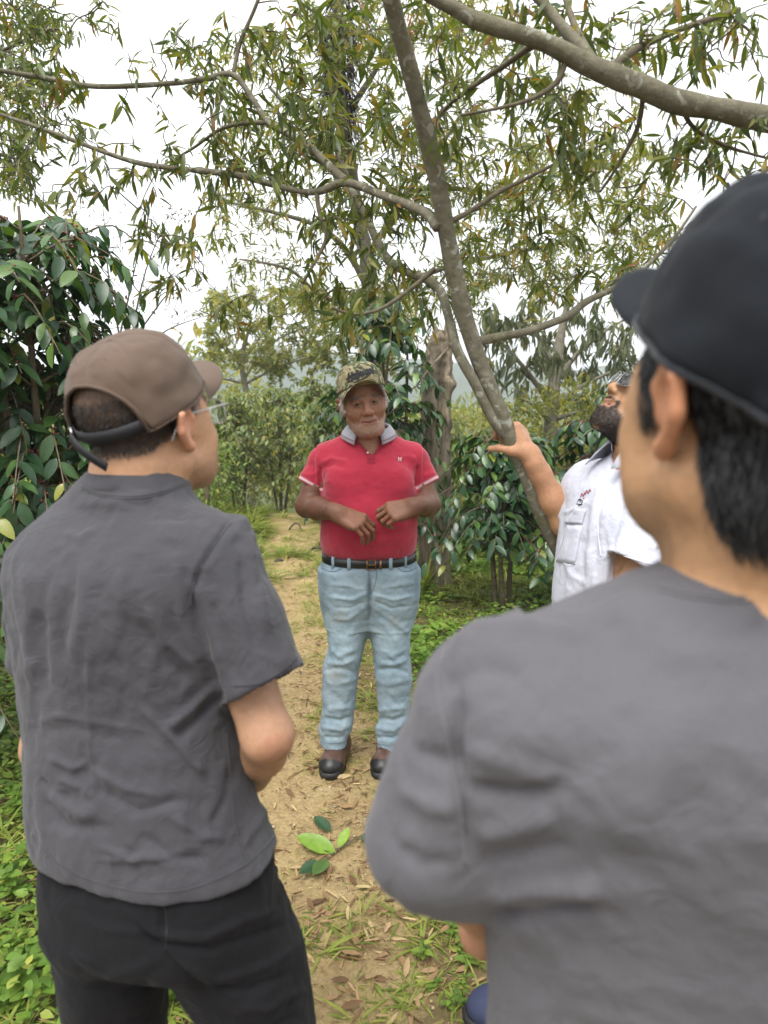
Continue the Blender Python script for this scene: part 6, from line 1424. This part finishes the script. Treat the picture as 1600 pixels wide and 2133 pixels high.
hairline = -.100 + .085 * sst(H[:, 1], -.042, -.012)
hw = ish * sst(H[:, 2], hairline - .004, hairline + .012) * (1 - ear) * (H[:, 1] < .03 + .5 * H[:, 2])
side = ish * (np.abs(H[:, 0]) > .05) * np.exp(-((H[:, 1] - .022) / .012) ** 2) * sst(H[:, 2], -.035, -.02); hw = np.maximum(hw, side * (1 - ear) * .9)
c = blend(c, hw, (.012, .011, .012)); c = blend(c, ish * sst(-H[:, 2], .06, .09) * (H[:, 1] > .01) * .3, (.14, .10, .07))
bodyR = part('body', V, Q, SKIN, rgt, cols=c); eyes(HLr, bodyR)
dn = np.array(MHr) @ A((0, -.35, -1.0))
m_ = (hw > .5) & (H[:, 1] < -.02) & (H[:, 2] < .06); r_, n_ = scatter(V, N, m_, 9000, 13); hv, hf = strands(r_, n_, np.tile(dn, (len(r_), 1)) + n_ * .55, .018, .0006, .16, .5)
m2 = (hw > .5) & (H[:, 1] >= -.02) & (H[:, 2] < .07); r2, n2 = scatter(V, N, m2, 1800, 14); hv2, hf2 = strands(r2, n2, np.tile(dn, (len(r2), 1)) + n2 * .2, .012, .0005, .3, .3)
part('hair', *join([(hv, hf), (hv2, hf2)]), M_bhair, bodyR)
# ---- cap
M_capk = cloth_mat('faded_black_cap', (.012, .0138, .0175), .1, 1100, sheen=.05, bd=.0004)
M_capu = cloth_mat('cap_seam_black', (.018, .020, .024), .1)
ptr, dome, Mtr, ogr = cap_geo(HLr, R(24), .095, .115, .122, (0, -.014, .022), 0, 6, .004, p=.62, twist=R(5))
capR = part('cap', *dome, M_capk, rgt); solid(capR, .002)
part('brim', *cap_brim(HLr, Mtr, ogr, .092, .112, .046, R(56), .024, -.012, .074), M_capk, capR)
part('button', *ring(ptr(0, 1.0), HLr.M[:, 2], .003, .004, 10), M_capk, capR)
for ph in (30, -30, 150, -150, 90, -90): part('eyelet', *ring(ptr(R(ph), .55, .0012), surf_normal(ptr, R(ph), .55), .0030, .0010, 12, 5), M_capu, capR)
for ph in (0, 60, 120, 180, 240, 300):
    for d in (-.04, .04): part('seam', *tube([ptr(R(ph) + d / max(.25, math.cos(tq * 1.5)), tq, .0006) for tq in np.linspace(.02, .93, 16)], .0007, 4), M_capu, capR)
part('rim_binding', *tube([ptr(u, .0, .0012) for u in np.linspace(-math.pi, math.pi, 61)], .0030, 6), M_capu, capR)
# ---- trousers and shoes below the frame
F = Field((P(1020, 2300, YQ).x - .1, YQ - .2, 0), (P(2110, 2300, YQ).x + .1, YQ + .25, row5[0][2] + .05), .008)
xr = row5[0][0]
F.loft([(xr, YQ + .02, .74, .13, .08), (xr, YQ + .02, .82, .19, .125), (xr, YQ + .02, .97, .185, .118)], k=0, kc=.02)
for s in (-1, 1): F.loft([(xr + s * .12, YQ + .03, .05, .07, .08), (xr + s * .11, YQ + .02, .45, .078, .088), (xr + s * .095, YQ + .02, .85, .10, .12)], n=2.1, k=.05)
V, Q = F.mesh(); N = normals(V, Q); V = oct_folds(V, N, (12, 12, 9), .006, 155)
part('trousers', V, Q, M_trk, rgt)
for s in (-1, 1): boot(A((xr + s * .12, YQ + .02, 0)), (-.1, 1, 0), rgt)
# ================================================================ PERSON in the white shirt, holding the leaning stem
YW = 1.86
wht = thing('person', 'person in white short-sleeved shirt with dark glasses and beard looking up, gripping a tree stem', 'person', (P(1300, 1400, YW).x, YW, 0))
yawW = R(-70); MHw = rot3(R(-101), R(42), R(-2)); HBw = A(P(1352, 850, YW))
M_wsh = cloth_mat('white_poplin', (.52, .53, .61), .03, 1200, rough=.8, sheen=.1, bd=.0003, fold=.008)
roww = [sec(1288, 1420, YW, .205, .150), sec(1286, 1330, YW, .203, .150), sec(1288, 1260, YW, .203, .152), sec(1292, 1200, YW, .202, .148), sec(1300, 1120, YW, .203, .142), sec(1308, 1060, YW, .203, .136), sec(1314, 1010, YW, .190, .115), sec(1322, 980, YW, .155, .092), sec(1332, 955, YW, .09, .072), sec(1338, 930, YW, .062, .060)]
ctr = A(roww[6][:3]); ldir = A((math.cos(yawW), math.sin(yawW), 0))
shN = ctr + ldir * .165 + A((.01, 0, -.02)); shF = ctr - ldir * .165 + A((0, 0, -.02))
hemN = A(P(1325, 1185, YW - .20)); elN = A(P(1300, 1262, YW - .20)); wrN = A(P(1160, 1360, YW - .22))
elF = A(P(1178, 1090, YW + .15)); hemF = A(P(1190, 1085, YW + .155)); wrF = A(P(1106, 950, YW + .135))
F = Field((P(1120, 1300, YW).x - .06, YW - .36, roww[0][2]), (P(1460, 1000, YW).x + .08, YW + .30, P(1330, 900, YW).z), .0042)
F.loft(roww, yaw=yawW, n=2.2, k=0, kc=.008)
for sh, hm, r0, r1 in ((shN, hemN, .076, .078), (shF, hemF, .070, .060)):
    ax = hm - sh; ax /= np.linalg.norm(ax); F.ell(sh, (r0, r0, r0 * .9), k=.06)
    limb(F, [sh, hm + ax * .08], [r0, r1], hm, ax, k=.02); F.cap(hm - ax * .03, hm + ax * .08, r1 - .010, r1 - .005, .002, sub=True)
F.cap(A(P(1325, 915, YW - .02)), A(P(1322, 945, YW - .01)), .068, .058, .004, sub=True); F.cap(A(P(1300, 930, YW - .02)), A(P(1262, 985, YW - .06)), .05, .004, .006, sub=True)
V, Q = F.mesh(); N = normals(V, Q)
V = folds(V, N, [([(1262, 1000), (1245, 1080), (1240, 1180)], 6, -5), ([(1250, 1000), (1232, 1080), (1225, 1200)], 6, 4), ([(1205, 1090), (1195, 1160), (1180, 1250)], 6, 5), ([(1215, 1120), (1215, 1200), (1205, 1260)], 7, -5), ([(1240, 1190), (1235, 1260)], 6, 4), ([(1170, 1070), (1200, 1060), (1225, 1040)], 5, 4),
                 ([(1345, 960), (1335, 1050), (1330, 1160)], 9, 5), ([(1375, 980), (1370, 1080), (1380, 1180)], 9, -6), ([(1300, 1010), (1290, 1090), (1270, 1160)], 7, -4), ([(1265, 960), (1300, 945), (1330, 945)], 6, 3), ([(1330, 1130), (1360, 1140), (1395, 1130)], 6, 4), ([(1180, 1170), (1195, 1200), (1220, 1220)], 7, 4)])
V = oct_folds(V, N, (10, 10, 8), .005, 191); N = normals(V, Q); V = oct_folds(V, N, (28, 28, 20), .0022, 192)
shw = part('shirt', V, Q, M_wsh, wht); ts = bvh(V, Q)
M_wse = cloth_mat('white_seam', (.66, .67, .74), .03)
def patch(tree, quad, lift, n=7, m=7):
    (a, b, c_, d) = [A(q) for q in quad]; g = []
    for i in range(n):
        r_ = drape(tree, [tuple((a * (1 - u) + b * u) * (1 - i / (n - 1)) + (d * (1 - u) + c_ * u) * (i / (n - 1))) for u in np.linspace(0, 1, m)], lift=lift, dense=False)
        if len(r_) == m: g.append(r_)
    return g
g = patch(ts, [(1200, 1058), (1222, 1062), (1214, 1092), (1178, 1090)], .0028)
if len(g) > 2: solid(part('pocket_flap', *sheet(g), M_wsh, shw), .0014, 0)
g = patch(ts, [(1182, 1094), (1214, 1096), (1198, 1176), (1160, 1170)], .0014, 9, 7)
if len(g) > 2: solid(part('pocket', *sheet(g), M_wsh, shw), .0012, 0)
for q in ([(1170, 1170), (1185, 1178), (1200, 1174)], [(1182, 1094), (1170, 1130), (1160, 1168)], [(1270, 985), (1300, 965), (1330, 950)], [(1268, 1150), (1300, 1158), (1345, 1172), (1390, 1182)], [(1258, 1000), (1250, 1040), (1245, 1090), (1252, 1160)]): stitchline(ts, q, M_wse, shw, .0014)
M_ered = simple('red_embroidery', (.25, .03, .04), .7, .2); M_eblk = simple('black_embroidery', (.02, .02, .022), .7, .2)
q1 = [drape(ts, q, 4, .0012) for q in ([(1210, 1036), (1213, 1028), (1216, 1034), (1219, 1026)], [(1220, 1030), (1223, 1022), (1226, 1028), (1229, 1020), (1231, 1024)], [(1216, 1040), (1218, 1036)])]
part('embroidered_mark', *join([tube(q, .0013, 5) for q in q1 if len(q) > 1]), M_ered, shw)
q1 = [drape(ts, q, 3, .0012) for q in ([(1204, 1046), (1207, 1040), (1210, 1046)], [(1209, 1040), (1214, 1044), (1212, 1049)], [(1202, 1050), (1210, 1051)], [(1206, 1053), (1213, 1050)])]
part('embroidered_text', *join([tube(q, .0013, 5) for q in q1 if len(q) > 1]), M_eblk, shw)
# collar: stand and two points, opened at the throat
fw = A((math.sin(R(-108)), math.cos(R(-108)), 0)); rt = A((fw[1], -fw[0], 0)); cc = A(P(1334, 940, YW - .01)); g = []
for i in range(33):
    u = -1 + 2 * i / 32; th = u * R(150); ct, st = math.cos(th), math.sin(th); fr = abs(u) ** 4      # th=0 at the back
    dirv = -fw * ct + rt * st
    base = cc + dirv * .062 + A((0, 0, .0)) + fw * .01; top = cc + dirv * .064 + A((0, 0, .040 - .018 * fr)) + fw * .012
    out = cc + dirv * (.100 + .01 * fr) + A((0, 0, -.020 - .016 * fr)) + fw * (.012 + .02 * fr)
    g.append([base, lerp(base, top, .6), top, lerp(top, out, .15) + A((0, 0, .006)), lerp(top, out, .55) + dirv * .006, out])
solid(part('collar', *sheet(g), M_wsh, shw), .0025, 0)
# ---- body
F = Field((P(1020, 900, YW).x - .05, YW - .42, roww[0][2] + .02), (P(1480, 1000, YW).x + .03, YW + .30, P(1360, 690, YW).z + .02), .0034)
HLw = Local(F, HBw, MHw, 1.05); sculpt_head(HLw, smile=.9, open_=1.0, neck=False, nose=1.1, chin=1.04)
F.cap(HLw.w((0, -.02, -.06)), A(P(1335, 960, YW)), .056, .068, .03)
F.loft(shrink(roww, .014), yaw=yawW, n=2.2, k=.03)
F.chain([shN, elN], [.05, .044], .02); F.chain([elN, lerp(elN, wrN, .35), wrN], [.042, .042, .028], .02)
F.chain([shF, elF], [.05, .040], .02); F.chain([elF, lerp(elF, wrF, .35), lerp(elF, wrF, .75), wrF], [.037, .037, .029, .024], .02)
sculpt_hand(F, wrN, (-.9, .1, -.4), (.2, -.9, .2), -1, [(40, 50, 30)] * 4, 1.0)
_, nw, tw = sculpt_hand(F, wrF, (-.33, .36, .87), (.84, -.42, .30), 1, [(48, 62, 45), (52, 64, 45), (58, 64, 45), (64, 64, 45)], 1.0, .05, ((.030, .032, -.038), (.038, .052, -.066), (.036, .062, -.090)))
V, Q = F.mesh(); N = normals(V, Q); H = HLw.inv(V)
c = np.tile(A((.42, .235, .125)), (len(V), 1)); ish = (H[:, 2] > -.16) & (np.abs(H[:, 0]) < .13) & (np.abs(H[:, 1]) < .16)
c = blend(c, (np.linalg.norm(V - wrF, axis=1) < .16) * .3, (.50, .24, .15))
lip = ish * (np.abs(H[:, 0]) < .027) * np.exp(-((H[:, 2] + .069) / .009) ** 2) * (H[:, 1] > .078)
bw_ = ish * sst(-H[:, 2] - .35 * (.085 - H[:, 1]) * (H[:, 1] > 0), .058, .075) * (H[:, 1] > .0) * sst(H[:, 2], -.132, -.118)
bw_ = np.maximum(bw_, ish * np.exp(-(((H - A((0, .092, -.053))) / A((.026, .03, .0055))) ** 2).sum(1)) * 1.2)
bw_ = np.maximum(bw_, ish * (np.exp(-((np.abs(H[:, 0]) - .031) / .007) ** 2)) * (H[:, 2] < -.05) * (H[:, 2] > -.09) * (H[:, 1] > .05))
bw_ = np.clip(bw_ * (1 - 1.2 * np.clip(lip, 0, 1)), 0, 1)
c = blend(c, bw_ * .88, (.015, .012, .011)); c = blend(c, lip * .6, (.40, .16, .13))
c = blend(c, ish * np.exp(-((H[:, 2] + .0685) / .004) ** 2) * (np.abs(H[:, 0]) < .018) * (H[:, 1] > .07) * (H[:, 1] < .093), (.05, .015, .015))
hw = ish * (H[:, 2] > .0) * (H[:, 1] < .05 + .35 * (H[:, 2] - .05)) * ((H[:, 1] < .0) | (H[:, 2] > .03)); hw = np.maximum(hw, ish * (H[:, 1] < -.04) * (H[:, 2] > -.07))
c = blend(c, hw, (.014, .012, .012)); brow = ish * np.exp(-((np.abs(H[:, 0]) - .034) / .017) ** 2) * np.exp(-((H[:, 2] - .024) / .005) ** 2) * (H[:, 1] > .06); c = blend(c, brow, (.02, .015, .012))
bodyW = part('body', V, Q, SKIN, wht, cols=c); eyes(HLw, bodyW); tag(part('fingernails', *nail_mesh(nw), M_nail, bodyW), kind='stuff')
dn = HLw.M @ A((0, .35, -1.0)); r_, n_ = scatter(V, N, (bw_ > .45) & (H[:, 2] > -.125), 5000, 23); hv, hf = strands(r_, n_, np.tile(dn, (len(r_), 1)) + n_ * .9, .0055, .00035, .45, .5); part('beard', hv, hf, M_bhair, bodyW)
r_, n_ = scatter(V, N, (hw > .5), 6000, 24); hv, hf = strands(r_, n_, np.tile(HLw.M @ A((0, -1, -.4)), (len(r_), 1)) + n_ * .8, .022, .0007, .5, .6); part('hair', hv, hf, M_bhair, bodyW)
g = []
for x in np.linspace(-.017, .017, 9): g.append([HLw.w((x, .0885 - 22 * x * x, -.0655 + 4 * x * x)), HLw.w((x, .0890 - 22 * x * x, -.0725 + 4 * x * x))])
part('teeth', *sheet(g), simple('teeth', (.72, .68, .60), .3, .08, 200), bodyW)
M_dark, t, b, o = nt('dark_lens'); t.links.new(ramp(t, noise(t, 40), [(0, (.02,) * 3), (1, (.035,) * 3)]), b.inputs['Base Color']); b.inputs['Roughness'].default_value = .04; b.inputs['Specular IOR Level'].default_value = .9
glasses(HLw, wht, M_metal, M_dark, .027, .021, .0011)
# ---- jeans and navy shoes
M_navy = cloth_mat('dark_jeans', (.030, .040, .065), .15, 900)
cw = roww[0]; foot = [ground_pt(1003, 2128), ground_pt(1120, 2010)]
F = Field((foot[0].x - .15, YW - .45, 0), (P(1440, 1400, YW).x + .12, YW + .3, cw[2] + .03), .007)
F.loft([(cw[0], cw[1], cw[2] - .20, .13, .09), (cw[0], cw[1], cw[2] - .12, .18, .13), (cw[0], cw[1], cw[2] + .02, .18, .125)], yaw=yawW, k=0, kc=.02)
for f_, s in ((foot[0] + Vector((.16, .02, 0)), 1), (foot[1] + Vector((.14, .1, 0)), -1)):
    h = A((cw[0], cw[1], cw[2] - .12)) + ldir * s * .09; k_ = lerp(h, A((f_.x, f_.y, .06)), .5) + A((-.03, 0, 0))
    limb(F, [h, k_, A((f_.x, f_.y, .0))], [.098, .074, .062], (f_.x, f_.y, .07), (0, 0, -1), k=.05)
V, Q = F.mesh(); N = normals(V, Q); V = oct_folds(V, N, (12, 12, 9), .006, 255); part('jeans', V, Q, M_navy, wht)
M_nshoe = simple('navy_canvas', (.025, .032, .075), .75, .2, 200, 700, .0006)
def sneaker(ank, d, parent):
    b_ = boot(ank, d, parent); b_.name = 'shoe'; b_.data.materials.clear(); b_.data.materials.append(M_nshoe)
for f_ in (foot[0] + Vector((.16, .02, 0)), foot[1] + Vector((.14, .1, 0))): sneaker(A((f_.x, f_.y, 0)), (-1, -.12, 0), wht)
